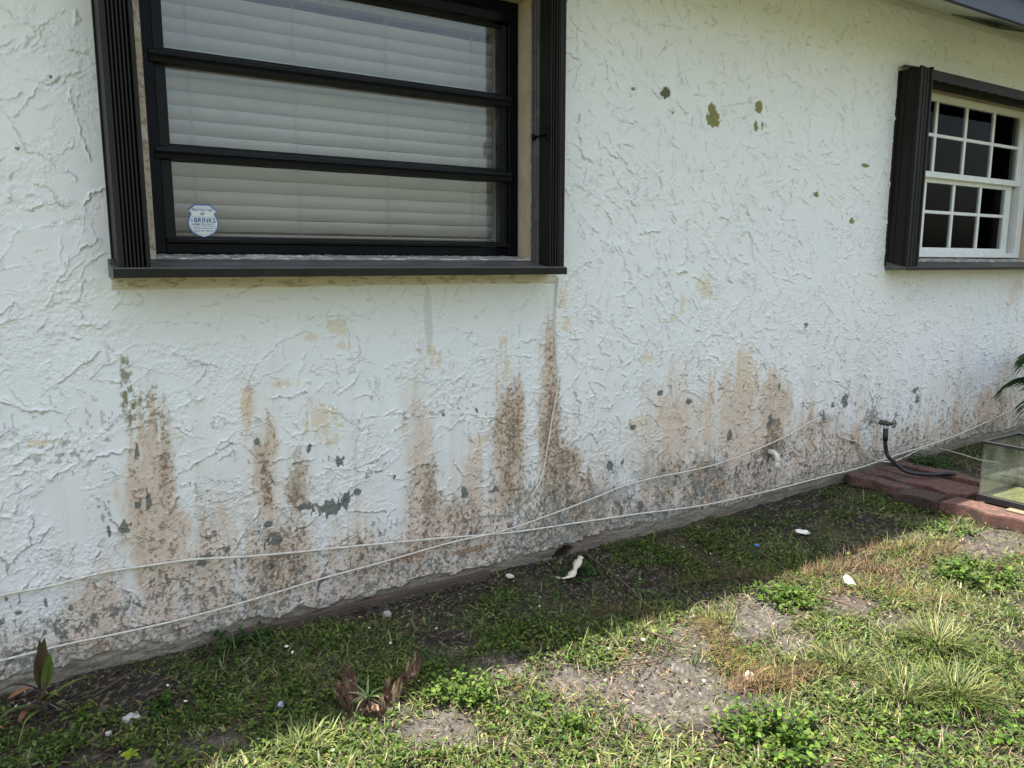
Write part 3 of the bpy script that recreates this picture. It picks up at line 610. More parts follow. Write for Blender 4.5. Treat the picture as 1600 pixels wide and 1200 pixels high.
# ---- blind behind the big window
blind = empty('window_blind', (1.07, 0.2, 1.38), 'wide grey horizontal slat blind hanging closed behind the black framed window', 'blind')
def bp_(o): o.parent = blind; o.matrix_parent_inverse = Matrix.Translation(blind.location).inverted(); return o
bx0, bx1 = 0.42, 1.697
ns = 0
for zz in [1.4345+0.0455*i for i in range(17)]:
    tilt = R(68+random.choice([0, 9, -6])+random.uniform(-4, 4)); wd = 0.0231
    bm = bmesh.new(); rows = []
    nseg = 10; sag = random.uniform(-0.0012, 0.0012)
    for i in range(33):
        xx = bx0+(bx1-bx0)*i/32; row = []
        dzx = sag*math.sin(math.pi*i/32)+0.0006*math.sin(i*0.9+ns)
        for j in range(nseg+1):
            s = -1+2*j/nseg
            yy = -math.cos(tilt)*wd*s + 0.0075*(1-s*s)*math.sin(tilt)*-1
            z_ = math.sin(tilt)*wd*s*1.0
            row.append(bm.verts.new((xx, 0.205+yy, zz+z_+dzx)))
        rows.append(row)
    for i in range(32):
        for j in range(nseg): bm.faces.new((rows[i][j], rows[i+1][j], rows[i+1][j+1], rows[i][j+1]))
    o = from_bm('slat', bm, M_slat, smooth=True); bp_(o)
    ns += 1
bp_(boxobj('bottom_rail', (bx0, bx1, 0.19, 0.22, 1.396, 1.404), M_slat, bev=0.003))
bp_(boxobj('head_rail', (bx0, bx1, 0.18, 0.235, 2.215, 2.26), M_slat, bev=0.002))
for px, py in ((295, 150), (460, 160), (603, 165), (735, 170)):
    cx, _ = W(px, py, -0.19)
    for dx, yy in ((0, 0.1885), (0.006, 0.187)):
        bm = bmesh.new(); tube(bm, [(cx+dx+random.uniform(-.001, .001), yy, 2.215-i*0.0458) for i in range(18)]+[(cx+dx*1.5, yy, 1.386)], 0.0008, 5)
        bp_(from_bm('cord', bm, M_cordm))
# inner grey jamb strip beside the blind
part('inner_jamb', (1.702, 1.76, 0.19, 0.30, 1.33, 2.32), M_slat)
part('inner_jamb', (0.362, 0.402, 0.19, 0.30, 1.33, 2.32), M_slat)

# ---- sticker on the pane
Ys = Yf+0.030
sx, sz = (0.478+0.579)/2, (1.496+1.385)/2
SW, SH = 0.1, 0.111
st = empty('window_sticker', (sx, Ys-0.001, sz-SH/2), 'pale shield shaped security sticker with blue lettering on the lower window pane', 'sticker')
def shield(k):
    half = [(0, -0.5), (0.05, -0.465), (0.20, -0.42), (0.36, -0.33), (0.45, -0.21), (0.485, -0.06), (0.455, 0.08), (0.40, 0.18), (0.39, 0.25), (0.42, 0.29), (0.47, 0.33), (0.25, 0.5), (0, 0.5)]
    return [(x*k*SW, z*k*SH) for x, z in half] + [(-x*k*SW, z*k*SH) for x, z in half[-2:0:-1]]
def flat(name, pts, y, mt, thick=0.0004):
    bm = bmesh.new(); a = [bm.verts.new((x_, y, z_)) for x_, z_ in pts]; f = bm.faces.new(a)
    r = bmesh.ops.extrude_face_region(bm, geom=[f]); bmesh.ops.translate(bm, verts=[v for v in r['geom'] if isinstance(v, bmesh.types.BMVert)], vec=(0, thick, 0))
    bmesh.ops.recalc_face_normals(bm, faces=bm.faces); o = from_bm(name, bm, mt, st); o.location = (0, 0, SH/2); return o
flat('blue_edge', shield(1.0), 0, M_printblue); flat('face', shield(0.93), -0.0008, M_sticker)
bm = bmesh.new()
def strip(x0, z0, x1, z1, t):
    d = Vector((x1-x0, 0, z1-z0)).normalized(); n = Vector((-d.z, 0, d.x))*t/2
    bm.faces.new([bm.verts.new(Vector((x_, -0.0014, z_))+s*n) for x_, z_, s in ((x0, z0, 1), (x0, z0, -1), (x1, z1, -1), (x1, z1, 1))][::-1])
def loop(pts, t):
    for a, b in zip(pts, pts[1:]+pts[:1]): strip(*a, *b, t)
q = SW; hq = SH
loop([(-.34*q, .13*hq), (.34*q, .13*hq), (.35*q, .22*hq), (.40*q, .30*hq), (.27*q, .42*hq), (-.27*q, .42*hq), (-.40*q, .30*hq), (-.35*q, .22*hq)], 0.0008)
loop([(-.40*q, -.135*hq), (.40*q, -.135*hq), (.35*q, -.25*hq), (.18*q, -.36*hq), (.04*q, -.39*hq), (0, -.42*hq), (-.04*q, -.39*hq), (-.18*q, -.36*hq), (-.35*q, -.25*hq)], 0.0008)
o = from_bm('panel_line', bm, M_printblue, st); o.location = (0, 0, SH/2)
bm = bmesh.new()
for i in range(4): strip(-.395*q+i*.022*q, -.025*hq, -.395*q+i*.022*q, .085*hq, 0.0013)
o = from_bm('logo_bars', bm, M_printlight, st); o.location = (0, 0, SH/2)
def text(s, size, z, mt, off=0.0, xoff=0.0, wscale=1.0):
    cu = bpy.data.curves.new('lettering', 'FONT'); cu.body = s; cu.size = size; cu.align_x = 'CENTER'; cu.align_y = 'CENTER'; cu.offset = off; cu.space_character = 1.05
    to = bpy.data.objects.new('tmp', cu); sc.collection.objects.link(to)
    dg = bpy.context.evaluated_depsgraph_get(); me = bpy.data.meshes.new_from_object(to.evaluated_get(dg)); bpy.data.objects.remove(to)
    me.materials.clear(); me.transform(Matrix.Diagonal((wscale, 1, 1, 1))); me.transform(Matrix.Rotation(math.pi/2, 4, 'X'))
    me.name = 'lettering'; o = link('lettering', me, mt, st); o.location = (xoff, -0.0016, SH/2+z); return o
text('PROTECTED', 0.0112, .335*hq, M_printblue, 0.0002, 0, 1.0); text('BY', 0.0115, .215*hq, M_printblue, 0.0003)
text('BRINKS', 0.0205, .03*hq, M_printblue, 0.0004, .055*q, 0.98); text('HOME SECURITY', 0.0085, -.085*hq, M_printblue, 0.0001, 0, 1.08)
text('SERVICE, 800 445 4675', 0.0062, -.20*hq, M_printblue, 0.0001); text('SALES, 800 4 BRINKS', 0.0062, -.275*hq, M_printblue, 0.0001)

# ------------------------------------------------------------------ ground
BARE = [ # soil showing: px, py, half width, half height in photo pixels
 (1030, 1075, 112, 50), (1165, 1080, 60, 30), (215, 1080, 90, 40), (640, 925, 130, 40), (740, 905, 60, 30), (690, 1135, 60, 40), (1240, 1010, 40, 18), (1400, 970, 40, 18), (1330, 950, 45, 18), (60, 1090, 80, 40), (560, 950, 80, 22),
 (900, 1065, 50, 26), (1545, 850, 60, 24), (900, 910, 30, 30), (1230, 790, 60, 12), (1190, 960, 50, 30), (1080, 990, 50, 30), (700, 1000, 60, 20), (780, 1040, 50, 20), (330, 1160, 90, 20), (200, 1190, 60, 20)]
BR = []
for px, py, a, b in BARE:
    c = np.array(G(px, py)[:2]); e1 = np.array(G(px+a, py)[:2])-c; e2 = np.array(G(px, py-b)[:2])-c
    BR.append((c, np.linalg.inv(np.array([e1, e2]).T)))
def bare(x, y):
    P_ = np.stack([x, y], -1); r = np.zeros(len(x))
    for c, Mi in BR:
        d = (P_-c) @ Mi.T; r = np.maximum(r, np.clip(1.5-np.hypot(d[:, 0], d[:, 1]), 0, 1))
    return r
gx = np.concatenate([np.arange(-3, -0.6, 0.1), np.arange(-0.6, 3.4, 0.011), np.arange(3.4, 6, 0.025), np.arange(6, 10.01, 0.1)])
gy = np.concatenate([np.arange(-6, -2.3, 0.1), np.arange(-2.3, 0.031, 0.011)])
GX, GY = np.meshgrid(gx, gy)
lump = (fbm(GX, GY, 0.16, 0.16, 601, 4)-0.5)*0.030+(fbm(GX, GY, 0.018, 0.018, 603, 3)-0.5)*0.011
GZ = gz(GX, GY)+lump*np.clip(1-np.abs(GX-3)/8, 0, 1)
BB = bare(GX.ravel(), GY.ravel()).reshape(GX.shape); GZ -= 0.006*BB
def soil_z(x, y): return gz(x, y)+(fbm(x, y, 0.16, 0.16, 601, 4)-0.5)*0.030
fg = fbm(GX, GY, 0.010, 0.010, 605, 3, 0.7); bgn = fbm(GX, GY, 0.3, 0.3, 606, 4)
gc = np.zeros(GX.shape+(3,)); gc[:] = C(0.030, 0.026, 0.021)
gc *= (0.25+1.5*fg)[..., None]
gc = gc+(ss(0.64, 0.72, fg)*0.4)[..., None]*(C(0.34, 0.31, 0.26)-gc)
lt = ss(0.2, 0.8, BB)*ss(-0.45, -0.6, GY)                        # bare sandy soil painted paler outside the shadow band, sunlight put into the colour
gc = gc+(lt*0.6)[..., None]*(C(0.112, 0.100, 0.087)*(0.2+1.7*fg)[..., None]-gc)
thatch = ss(0.45, 0.6, bgn)*(1-BB); gc = gc+(thatch*0.5)[..., None]*(C(0.085, 0.080, 0.038)-gc)
ny, nx = GX.shape; ii = np.arange(ny*nx, dtype=np.int32).reshape(ny, nx)
q = np.stack([ii[:-1, :-1], ii[:-1, 1:], ii[1:, 1:], ii[1:, :-1]], -1).reshape(-1, 4)
M_soil = mat('sandy_soil', attr=True, rough=0.95, spec=0.2, var=0.35, vscale=220, bump=0.005, bscale=170)
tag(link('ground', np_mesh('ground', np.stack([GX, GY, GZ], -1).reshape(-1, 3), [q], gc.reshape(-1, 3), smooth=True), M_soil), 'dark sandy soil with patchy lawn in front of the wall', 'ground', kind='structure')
# far yard out to the horizon, a ring round the modelled soil
bm = bmesh.new()
for (a, b, c, d) in ((-150, -3, -150, 150), (10, 150, -150, 150), (-3, 10, -150, -6), (-3, 10, 8.2, 150)):
    bm.faces.new([bm.verts.new(p) for p in ((a, c, 0.0), (b, c, 0.0), (b, d, 0.0), (a, d, 0.0))])
tag(from_bm('yard_ground', bm, mat('distant_lawn', (0.11, 0.125, 0.05), 0.9, var=0.4, vscale=1.5)), 'wide lawn reaching away from the house', 'ground', kind='structure')

# ------------------------------------------------------------------ plants, many small leaves in one go
def vec_noise(n, s): return rng.normal(0, s, n)
def blades(x, y, z, length, width, lean, head, curl, colr, tw=None):
    """grass blades: 4 cross-sections tapering to a point"""
    n = len(x); T = np.array([0, .35, .7, 1.0]); Wd = np.array([.8, 1, .7, .0])
    dx, dy = np.cos(head), np.sin(head)
    if tw is None: tw = rng.uniform(-0.6, 0.6, n)
    px, py = -np.sin(head+tw), np.cos(head+tw)
    co = np.zeros((n, 7, 3)); k = 0
    for i, t in enumerate(T):
        a = lean+curl*t; r = length*t
        hx = r*np.sin(a); up_ = r*np.cos(a)
        cx, cy, cz = x+dx*hx, y+dy*hx, z+up_
        if i < 3:
            co[:, k] = np.stack([cx-px*width*Wd[i]/2, cy-py*width*Wd[i]/2, cz], -1)
            co[:, k+1] = np.stack([cx+px*width*Wd[i]/2, cy+py*width*Wd[i]/2, cz], -1); k += 2
        else: co[:, k] = np.stack([cx, cy, cz], -1)
    b = np.arange(n)[:, None]*7
    Q = np.concatenate([b+np.array([[0, 1, 3, 2]]), b+np.array([[2, 3, 5, 4]])]); Tt = b+np.array([[4, 5, 6]])
    cc = np.repeat(colr[:, None, :], 7, 1)
    return co.reshape(-1, 3), Q, Tt, cc.reshape(-1, 3)
def leaves(x, y, z, length, width, head, pitch, colr, fold=0.25, roll=None):
    """oval leaves folded along the midrib; pitch is the rise of the leaf above level"""
    n = len(x)
    if roll is None: roll = rng.normal(0, 0.35, n)
    d = np.stack([np.cos(head)*np.cos(pitch), np.sin(head)*np.cos(pitch), np.sin(pitch)], -1)
    s = np.stack([-np.sin(head), np.cos(head), np.zeros(n)], -1); nn = np.cross(d, s)
    s2 = s*np.cos(roll)[:, None]+nn*np.sin(roll)[:, None]; n2 = np.cross(d, s2); n2 *= np.sign(n2[:, 2:3]+1e-6)
    P0 = np.stack([x, y, z], -1); Lh = length[:, None]; Wh = width[:, None]/2
    pt = lambda t, w, u: P0+d*Lh*t+s2*Wh*w+n2*Lh*u
    V = [pt(0, 0, 0), pt(.35, 0, -.02), pt(.72, 0, -.05), pt(1, 0, -.16), pt(.14, .55, .03), pt(.42, 1, fold*.3), pt(.74, .72, fold*.16-.03), pt(.14, -.55, .03), pt(.42, -1, fold*.3), pt(.74, -.72, fold*.16-.03)]
    co = np.stack(V, 1).reshape(-1, 3); b = np.arange(n)[:, None]*10
    Q = np.concatenate([b+np.array([f]) for f in ([0, 1, 5, 4], [1, 2, 6, 5], [0, 7, 8, 1], [1, 8, 9, 2])]); Tt = np.concatenate([b+np.array([f]) for f in ([2, 3, 6], [2, 9, 3])])
    cc = np.repeat(colr[:, None, :], 10, 1); return co, Q, Tt, cc.reshape(-1, 3)
def merge(parts_):
    cs, qs, ts, cl = [], [], [], []; o = 0
    for c, q, t, k in parts_: cs.append(c); qs.append(q+o); ts.append(t+o); cl.append(k); o += len(c)
    return np.concatenate(cs), [np.concatenate(qs), np.concatenate(ts)], np.concatenate(cl)
def palette(n, cols, w, jit=0.26):
    idx = rng.choice(len(cols), n, p=np.array(w)/sum(w)); c = np.array(cols)[idx]*0.77
    return np.clip(c*(1+rng.normal(0, jit, (n, 1)))*(1+rng.normal(0, 0.06, (n, 3))), 0.005, 0.7)
GREENS = [(0.070, 0.125, 0.022), (0.050, 0.09, 0.018), (0.15, 0.19, 0.045), (0.25, 0.28, 0.09), (0.15, 0.18, 0.075)]
STRAW = [(0.34, 0.30, 0.16), (0.26, 0.24, 0.11), (0.40, 0.37, 0.22), (0.22, 0.15, 0.08)]
# scatter positions: denser near the camera, inside the seen wedge and a margin round it
def scatter(n, x0, x1, y0, y1, dens, keepfar=1.0):
    x = rng.uniform(x0, x1, n); y = rng.uniform(y0, y1, n)
    dist = np.hypot(x, y+D); 
    # seen wedge (with margin)
    fx = RT[0]*x+RT[1]*(y+D); fz = FW[0]*x+FW[1]*(y+D)-FW[2]*H
    vis = (fz > 0.2) & (np.abs(fx/np.maximum(fz, .1)) < 0.80)
    p = np.where(vis, np.clip((2.6/dist)**1.4, 0.12, 1), 0.10)*dens(x, y)
    k = rng.random(n) < p; return x[k], y[k]
def d_all(x, y):
    b = bare(x, y); n = fbm(x, y, 0.14, 0.14, 701, 3); n = n+0.12*ss(1.6, 2.2, x)*ss(-0.9, -1.2, y)
    return np.clip(1.35-1.45*b, 0.05, 1)*(0.25+1.05*ss(0.38, 0.56, n))/1.3*np.clip((-y+0.00)/0.08, 0, 1)
SHADE = lambda y: ss(-0.72, -0.60, y)
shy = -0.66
# fine thin grass
x, y = scatter(200000, -0.9, 7.5, -2.6, 0.0, lambda a, b: d_all(a, b)*np.where(b > shy, 0.45, 0.9))
n = len(x); ln = rng.gamma(4, 0.0085, n)+0.008
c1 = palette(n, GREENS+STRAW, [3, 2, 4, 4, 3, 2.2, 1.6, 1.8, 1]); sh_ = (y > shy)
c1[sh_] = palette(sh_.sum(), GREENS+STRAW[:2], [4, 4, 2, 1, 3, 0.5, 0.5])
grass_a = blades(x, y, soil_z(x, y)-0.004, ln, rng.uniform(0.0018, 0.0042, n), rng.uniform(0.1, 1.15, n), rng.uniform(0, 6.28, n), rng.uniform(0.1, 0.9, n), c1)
# broad flat st augustine style blades
x, y = scatter(240000, -0.9, 7.0, -2.6, 0.0, lambda a, b: d_all(a, b)*ss(0.36, 0.6, fbm(a, b, 0.25, 0.25, 703, 3)))
n = len(x)
c2 = palette(n, GREENS+STRAW[:1], [3, 2, 4, 4, 2, 1]); 
grass_b = blades(x, y, soil_z(x, y)-0.002, rng.uniform(0.02, 0.055, n), rng.uniform(0.004, 0.0075, n), rng.uniform(0.5, 1.4, n), rng.uniform(0, 6.28, n), rng.uniform(0.2, 0.9, n), c2)
# straw lying flat
x, y = scatter(70000, -0.9, 7.0, -2.6, 0.0, lambda a, b: 0.15+0.8*ss(0.45, 0.62, fbm(a, b, 0.2, 0.2, 705, 3))*np.where(b > shy, 0.35, 1))
n = len(x)
grass_c = blades(x, y, soil_z(x, y)+0.003, rng.uniform(0.015, 0.06, n), rng.uniform(0.0012, 0.003, n), rng.uniform(1.35, 1.6, n), rng.uniform(0, 6.28, n), rng.uniform(-0.15, 0.1, n), palette(n, STRAW+[(0.16, 0.12, 0.08)], [3, 3, 2, 3, 4]))
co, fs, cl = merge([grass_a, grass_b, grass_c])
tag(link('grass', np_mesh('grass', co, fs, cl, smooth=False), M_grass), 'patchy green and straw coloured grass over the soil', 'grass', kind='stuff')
# small round leaved ground weeds
x, y = scatter(420000, -0.9, 7.0, -2.6, -0.02, lambda a, b: d_all(a, b)*(0.15+0.85*ss(0.40, 0.58, fbm(a, b, 0.22, 0.22, 707, 3)))*np.where(b > shy, 1.0, 0.6))
n = len(x)
c3 = palette(n, [(0.068, 0.125, 0.018), (0.045, 0.088, 0.016), (0.11, 0.175, 0.025), (0.17, 0.22, 0.05)], [3, 3, 3, 2]); 
lf = leaves(x, y, soil_z(x, y)+rng.uniform(0.0, 0.026, n), rng.uniform(0.007, 0.019, n), rng.uniform(0.005, 0.012, n), rng.uniform(0, 6.28, n), rng.normal(0.1, 0.4, n), c3)
co, fs, cl = merge([lf])
tag(link('ground_weeds', np_mesh('ground_weeds', co, fs, cl), M_leaf), 'low creeping weeds with small round leaves spread through the grass', 'weeds', kind='stuff')
# fallen leaf bits
x, y = scatter(26000, -0.9, 6.0, -2.4, -0.01, lambda a, b: 0.10+0.9*ss(0.50, 0.64, fbm(a, b, 0.18, 0.18, 711, 3))); n = len(x)
lt_ = leaves(x, y, soil_z(x, y)+rng.uniform(0.001, 0.012, n), rng.uniform(0.008, 0.026, n), rng.uniform(0.004, 0.010, n), rng.uniform(0, 6.28, n), rng.normal(0, 0.3, n), palette(n, [(0.24, 0.15, 0.08), (0.14, 0.085, 0.05), (0.33, 0.26, 0.15), (0.07, 0.05, 0.035)], [2, 3, 1.2, 3]), 0.5)
co, fs, cl = merge([lt_]); tag(link('leaf_litter', np_mesh('leaf_litter', co, fs, cl), M_dry), 'brown bits of fallen leaf scattered through grass and soil', 'leaf litter', kind='stuff')
# sand grains and gravel on the bare soil
x, y = scatter(60000, -0.9, 6.0, -2.4, 0.0, lambda a, b: 0.05+0.95*bare(a, b)); n = len(x)
s = rng.gamma(1.6, 0.0010, n)+0.0008; s = np.minimum(s, 0.009)
oc = np.array([(1, 0, 0), (-1, 0, 0), (0, 1, 0), (0, -1, 0), (0, 0, 1), (0, 0, -1)]); co = np.stack([x, y, soil_z(x, y)-0.004+s*0.3], -1)[:, None]+oc[None]*s[:, None, None]*rng.uniform(0.5, 1.1, (n, 6, 1))
T8 = np.array([(0, 2, 4), (2, 1, 4), (1, 3, 4), (3, 0, 4), (2, 0, 5), (1, 2, 5), (3, 1, 5), (0, 3, 5)]); fsx = (np.arange(n)[:, None, None]*6+T8[None]).reshape(-1, 3)
gcx = palette(n, [(0.32, 0.28, 0.22), (0.16, 0.135, 0.11), (0.5, 0.47, 0.4), (0.09, 0.075, 0.06)], [2, 4, .5, 4])
tag(link('gravel', np_mesh('gravel', co.reshape(-1, 3), [fsx], np.repeat(gcx, 6, 0)), mat('gravel_grains', attr=True, rough=0.9)), 'tiny sand and shell grains on the bare soil', 'gravel', kind='stuff')

# ---- leafy weed clumps, each a thing
def weed_clump(px, py, rad, hgt, nst, lab, lsz=(0.014, 0.026), cols=None, up=0.0):
    gx_, gy_, gz_ = G(px, py); root = empty('leafy_weed', (gx_, gy_, gz_), lab, 'weed', 'leafy weed clumps in the lawn')
    cols = cols or [(0.080, 0.145, 0.016), (0.13, 0.21, 0.028), (0.05, 0.10, 0.013)]
    bm = bmesh.new(); L_ = []
    for i in range(nst):
        a = rng.uniform(0, 6.28); r = rad*math.sqrt(rng.random()); bx, by = 0.45*r*math.cos(a), 0.45*r*math.sin(a)
        tx, ty, tz = r*math.cos(a), r*math.sin(a), hgt*rng.uniform(0.4, 1.0)*(1-0.45*(r/rad)**2)
        tube(bm, [(bx, by, -0.005), ((bx+tx)/2, (by+ty)/2, tz*0.6), (tx, ty, tz)], [0.0016, 0.0013, 0.0008], 4)
        for k in range(7):
            t = 0.35+0.65*k/6; L_.append((bx+(tx-bx)*t, by+(ty-by)*t, tz*t, a+k*2.4+rng.normal(0, .3), rng.uniform(*lsz)*(1.1-0.35*t)))
    o = from_bm('stem', bm, M_palm, root)
    A = np.array(L_); n = len(A)
    lv = leaves(A[:, 0], A[:, 1], A[:, 2], A[:, 4], A[:, 4]*rng.uniform(0.5, 0.72, n), A[:, 3], rng.normal(0.25, 0.35, n), palette(n, cols, [1]*len(cols)))
    co, fs, cl = merge([lv]); link('foliage', np_mesh('foliage', co, fs, cl), M_leaf, root); return root
weed_clump(725, 1092, 0.13, 0.085, 46, 'bright leafy weed clump at the sunlit edge right of the rotten stump', up=0)
weed_clump(868, 1135, 0.13, 0.055, 38, 'low leafy weed clump at the bottom centre of the lawn', (0.012, 0.020))
weed_clump(1205, 1160, 0.17, 0.10, 70, 'large bright green leafy weed clump at the bottom, right of the bare soil', (0.016, 0.030))
weed_clump(1225, 940, 0.13, 0.06, 44, 'leafy weed clump in the middle of the lawn above the dry frond', (0.018, 0.032))
weed_clump(1530, 905, 0.20, 0.07, 60, 'spreading leafy weed clump near the right edge below the pavers', (0.018, 0.034))
weed_clump(1482, 830, 0.14, 0.06, 36, 'pale leafy weed clump growing against the front of the pavers', (0.014, 0.024), [(0.14, 0.21, 0.05), (0.10, 0.18, 0.03)])
weed_clump(1400, 1130, 0.16, 0.045, 46, 'low leafy weed clump in front of the tufts at the bottom right', (0.014, 0.022))
weed_clump(1530, 1130, 0.16, 0.05, 46, 'leafy weed clump in the bottom right corner', (0.016, 0.026))
weed_clump(260, 1105, 0.05, 0.04, 10, 'small weed with broad pale leaves on the shaded soil at the left', (0.02, 0.032), [(0.06, 0.12, 0.02)])
weed_clump(380, 1000, 0.12, 0.045, 30, 'shaded leafy weed clump close to the wall at the left', (0.018, 0.03), [(0.04, 0.10, 0.02), (0.055, 0.12, 0.025)])
weed_clump(1450, 728, 0.20, 0.07, 50, 'dark green weed clump between the pavers, the tank and the wall', (0.02, 0.034), [(0.05, 0.13, 0.02), (0.04, 0.10, 0.015)])
weed_clump(905, 900, 0.10, 0.06, 22, 'shaded weed clump beside the broken hole at the foot of the wall', (0.016, 0.026), [(0.04, 0.10, 0.02)])
gx_, gy_, gz_ = G(205, 1192); root = empty('leaf_sprout', (gx_, gy_, gz_), 'single yellow-green sprout with lobed leaves at the bottom left edge', 'sprout')
hd = np.array([0.3, 1.6, 2.9, 4.3, 5.4]); n = 5
co, fs, cl = merge([leaves(np.zeros(n), np.zeros(n), np.full(n, 0.025), np.full(n, 0.026), np.full(n, 0.019), hd, np.full(n, 0.15), palette(n, [(0.28, 0.36, 0.03)], [1], 0.05))])
link('leaf', np_mesh('leaf', co, fs, cl), M_leaf, root)
# ---- grass tufts
def tuft(px, py, n, ln, rad, lab, cols=None, wd=(0.0022, 0.004)):
    gx_, gy_, gz_ = G(px, py); cols = cols or GREENS[1:4]+STRAW[:1]
    a = rng.uniform(0, 6.28, n); r = rad*rng.random(n)**0.7
    b = blades(r*np.cos(a), r*np.sin(a), np.full(n, -0.004), ln*rng.uniform(0.5, 1.1, n), rng.uniform(*wd, n), rng.uniform(0.05, 0.7, n), a+rng.normal(0, 0.5, n), rng.uniform(0.2, 1.1, n), palette(n, cols, [3]*3+[1]*(len(cols)-3) if len(cols) > 3 else [1]*len(cols)))
    co, fs, cl = merge([b]); o = link('grass_tuft', np_mesh('grass_tuft', co, fs, cl), M_grass, loc=(gx_, gy_, gz_))
    return tag(o, lab, 'grass tuft', 'long grass tufts')
tuft(1495, 1090, 420, 0.13, 0.07, 'dense dark-based grass tuft at the lower right of the lawn')
tuft(1465, 1010, 420, 0.13, 0.08, 'tall fine grass tuft, uppermost of the three at the lower right')
tuft(1415, 1090, 300, 0.11, 0.07, 'loose grass tuft left of the dense one at the lower right')
tuft(1320, 1040, 260, 0.09, 0.07, 'short grass tuft right of the curled dry frond end')
tuft(1120, 975, 160, 0.05, 0.08, 'small pale grass tuft by the dry fronds in the middle')
tuft(470, 1170, 160, 0.07, 0.08, 'sunlit grass tuft at the bottom, left of the rotten stump', [(0.17, 0.22, 0.06), (0.25, 0.28, 0.10)], (0.003, 0.006))
tuft(680, 1040, 90, 0.06, 0.06, 'small shaded grass tuft behind the rotten stump', [(0.05, 0.11, 0.03)])

# ---- long-leaved plant by the wall at the left
def long_leaf(bm, base, head, length, width, rise, droop, twist=0.0, fold=0.25):
    P_ = []; n = 10
    for i in range(n+1):
        t = i/n; e = rise-droop*t*t
        P_.append((t, e))
    p = Vector(base); rows = []
    for i in range(n+1):
        t = i/n; e = rise-droop*t*t*1.0
        d = Vector((math.cos(head)*math.cos(e), math.sin(head)*math.cos(e), math.sin(e)))
        s = Vector((-math.sin(head), math.cos(head), 0)); nn = s.cross(d).normalized()*-1
        s = (s*math.cos(twist)+nn*math.sin(twist)); w = width*0.5*math.sin(math.pi*min(1, (0.10+0.9*t)**0.85))**0.9*(1 if i < n else 0.02)
        m_ = nn*fold*w
        rows.append([bm.verts.new(p-s*w+m_), bm.verts.new(p-s*w*0.5+m_*0.4), bm.verts.new(p), bm.verts.new(p+s*w*0.5+m_*0.4), bm.verts.new(p+s*w+m_)])
        p = p+d*length/n
    for i in range(n):
        for j in range(4): bm.faces.new((rows[i][j], rows[i][j+1], rows[i+1][j+1], rows[i+1][j]))
M_cord1 = mat('maroon_leaf', (0.075, 0.050, 0.025), 0.45, trans=0.25, var=0.35, vscale=25, stretch=(1, 1, 0.3), dirt=((0.08, 0.11, 0.025), 14, 0.50))
M_cord2 = mat('green_leaf', (0.13, 0.19, 0.035), 0.4, trans=0.3, var=0.25, vscale=30, dirt=((0.12, 0.06, 0.03), 20, 0.62))
gx_, gy_, gz_ = G(70, 1118); cp = empty('broadleaf_plant', (gx_, gy_, gz_), 'young plant with long maroon and green leaves against the wall at the left', 'plant')
bm = bmesh.new(); tube(bm, [(0, 0, -0.01), (0.002, 0, 0.05), (0.004, 0.003, 0.10), (0.006, 0.004, 0.13)], [0.008, 0.007, 0.006, 0.004], 8); from_bm('stem', bm, M_twig, cp, smooth=True)
for base, hd, ln, wd, rs, dr, mt_, tw in [((.004, .002, .085), 0.2, .150, .040, 1.50, 0.10, M_cord1, 1.2), ((.004, 0, .08), 2.9, .115, .034, 1.75, -0.10, M_cord2, -0.9), ((.004, 0, .09), 1.5, .135, .034, 1.45, 0.15, M_cord1, 0.5),
        ((0, 0, .075), 3.25, .125, .034, 0.75, 1.8, M_cord1, 0.3), ((0, 0, .04), 0.0, .135, .028, 0.55, 0.75, M_cord2, -0.2), ((0, 0, .03), 3.6, .13, .026, 0.5, 1.2, M_cord2, 0.2), ((0, 0, .04), 4.6, .08, .022, 1.0, 1.6, M_cord1, 0), ((0, 0, .05), 5.4, .07, .02, 0.8, 1.6, M_cord2, 0), ((0, 0, .02), 4.1, .09, .022, 0.3, 0.7, M_cord2, 0.2), ((0, 0, .02), 2.8, .10, .02, 0.3, 0.9, M_cord1, 0)]:
    bm = bmesh.new(); long_leaf(bm, base, hd, ln, wd, rs, dr, tw); from_bm('leaf', bm, mt_, cp, smooth=True)
# dead leaves left of it
for px, py, hd, lb in ((14, 1092, 0.3, 'rust brown dead leaf nearest the wall at the far left'), (30, 1128, 1.1, 'orange curled dead leaf in front of the maroon plant'), (6, 1140, 2.4, 'rust brown dead leaf cut by the left edge of the view')):
    gx_, gy_, gz_ = G(px, py, 0.012); bm = bmesh.new(); long_leaf(bm, (0, 0, 0), hd, 0.07, 0.016, 0.25, 0.5, 0.3, 0.6)
    o = from_bm('dead_leaf', bm, bpy.data.materials.get('rusty_dead_leaf') or mat('rusty_dead_leaf', (0.24, 0.11, 0.05), 0.8, var=0.3, vscale=50), smooth=True, loc=(gx_, gy_, gz_))
    tag(o, lb, 'leaf', 'rust brown dead leaves at the far left')

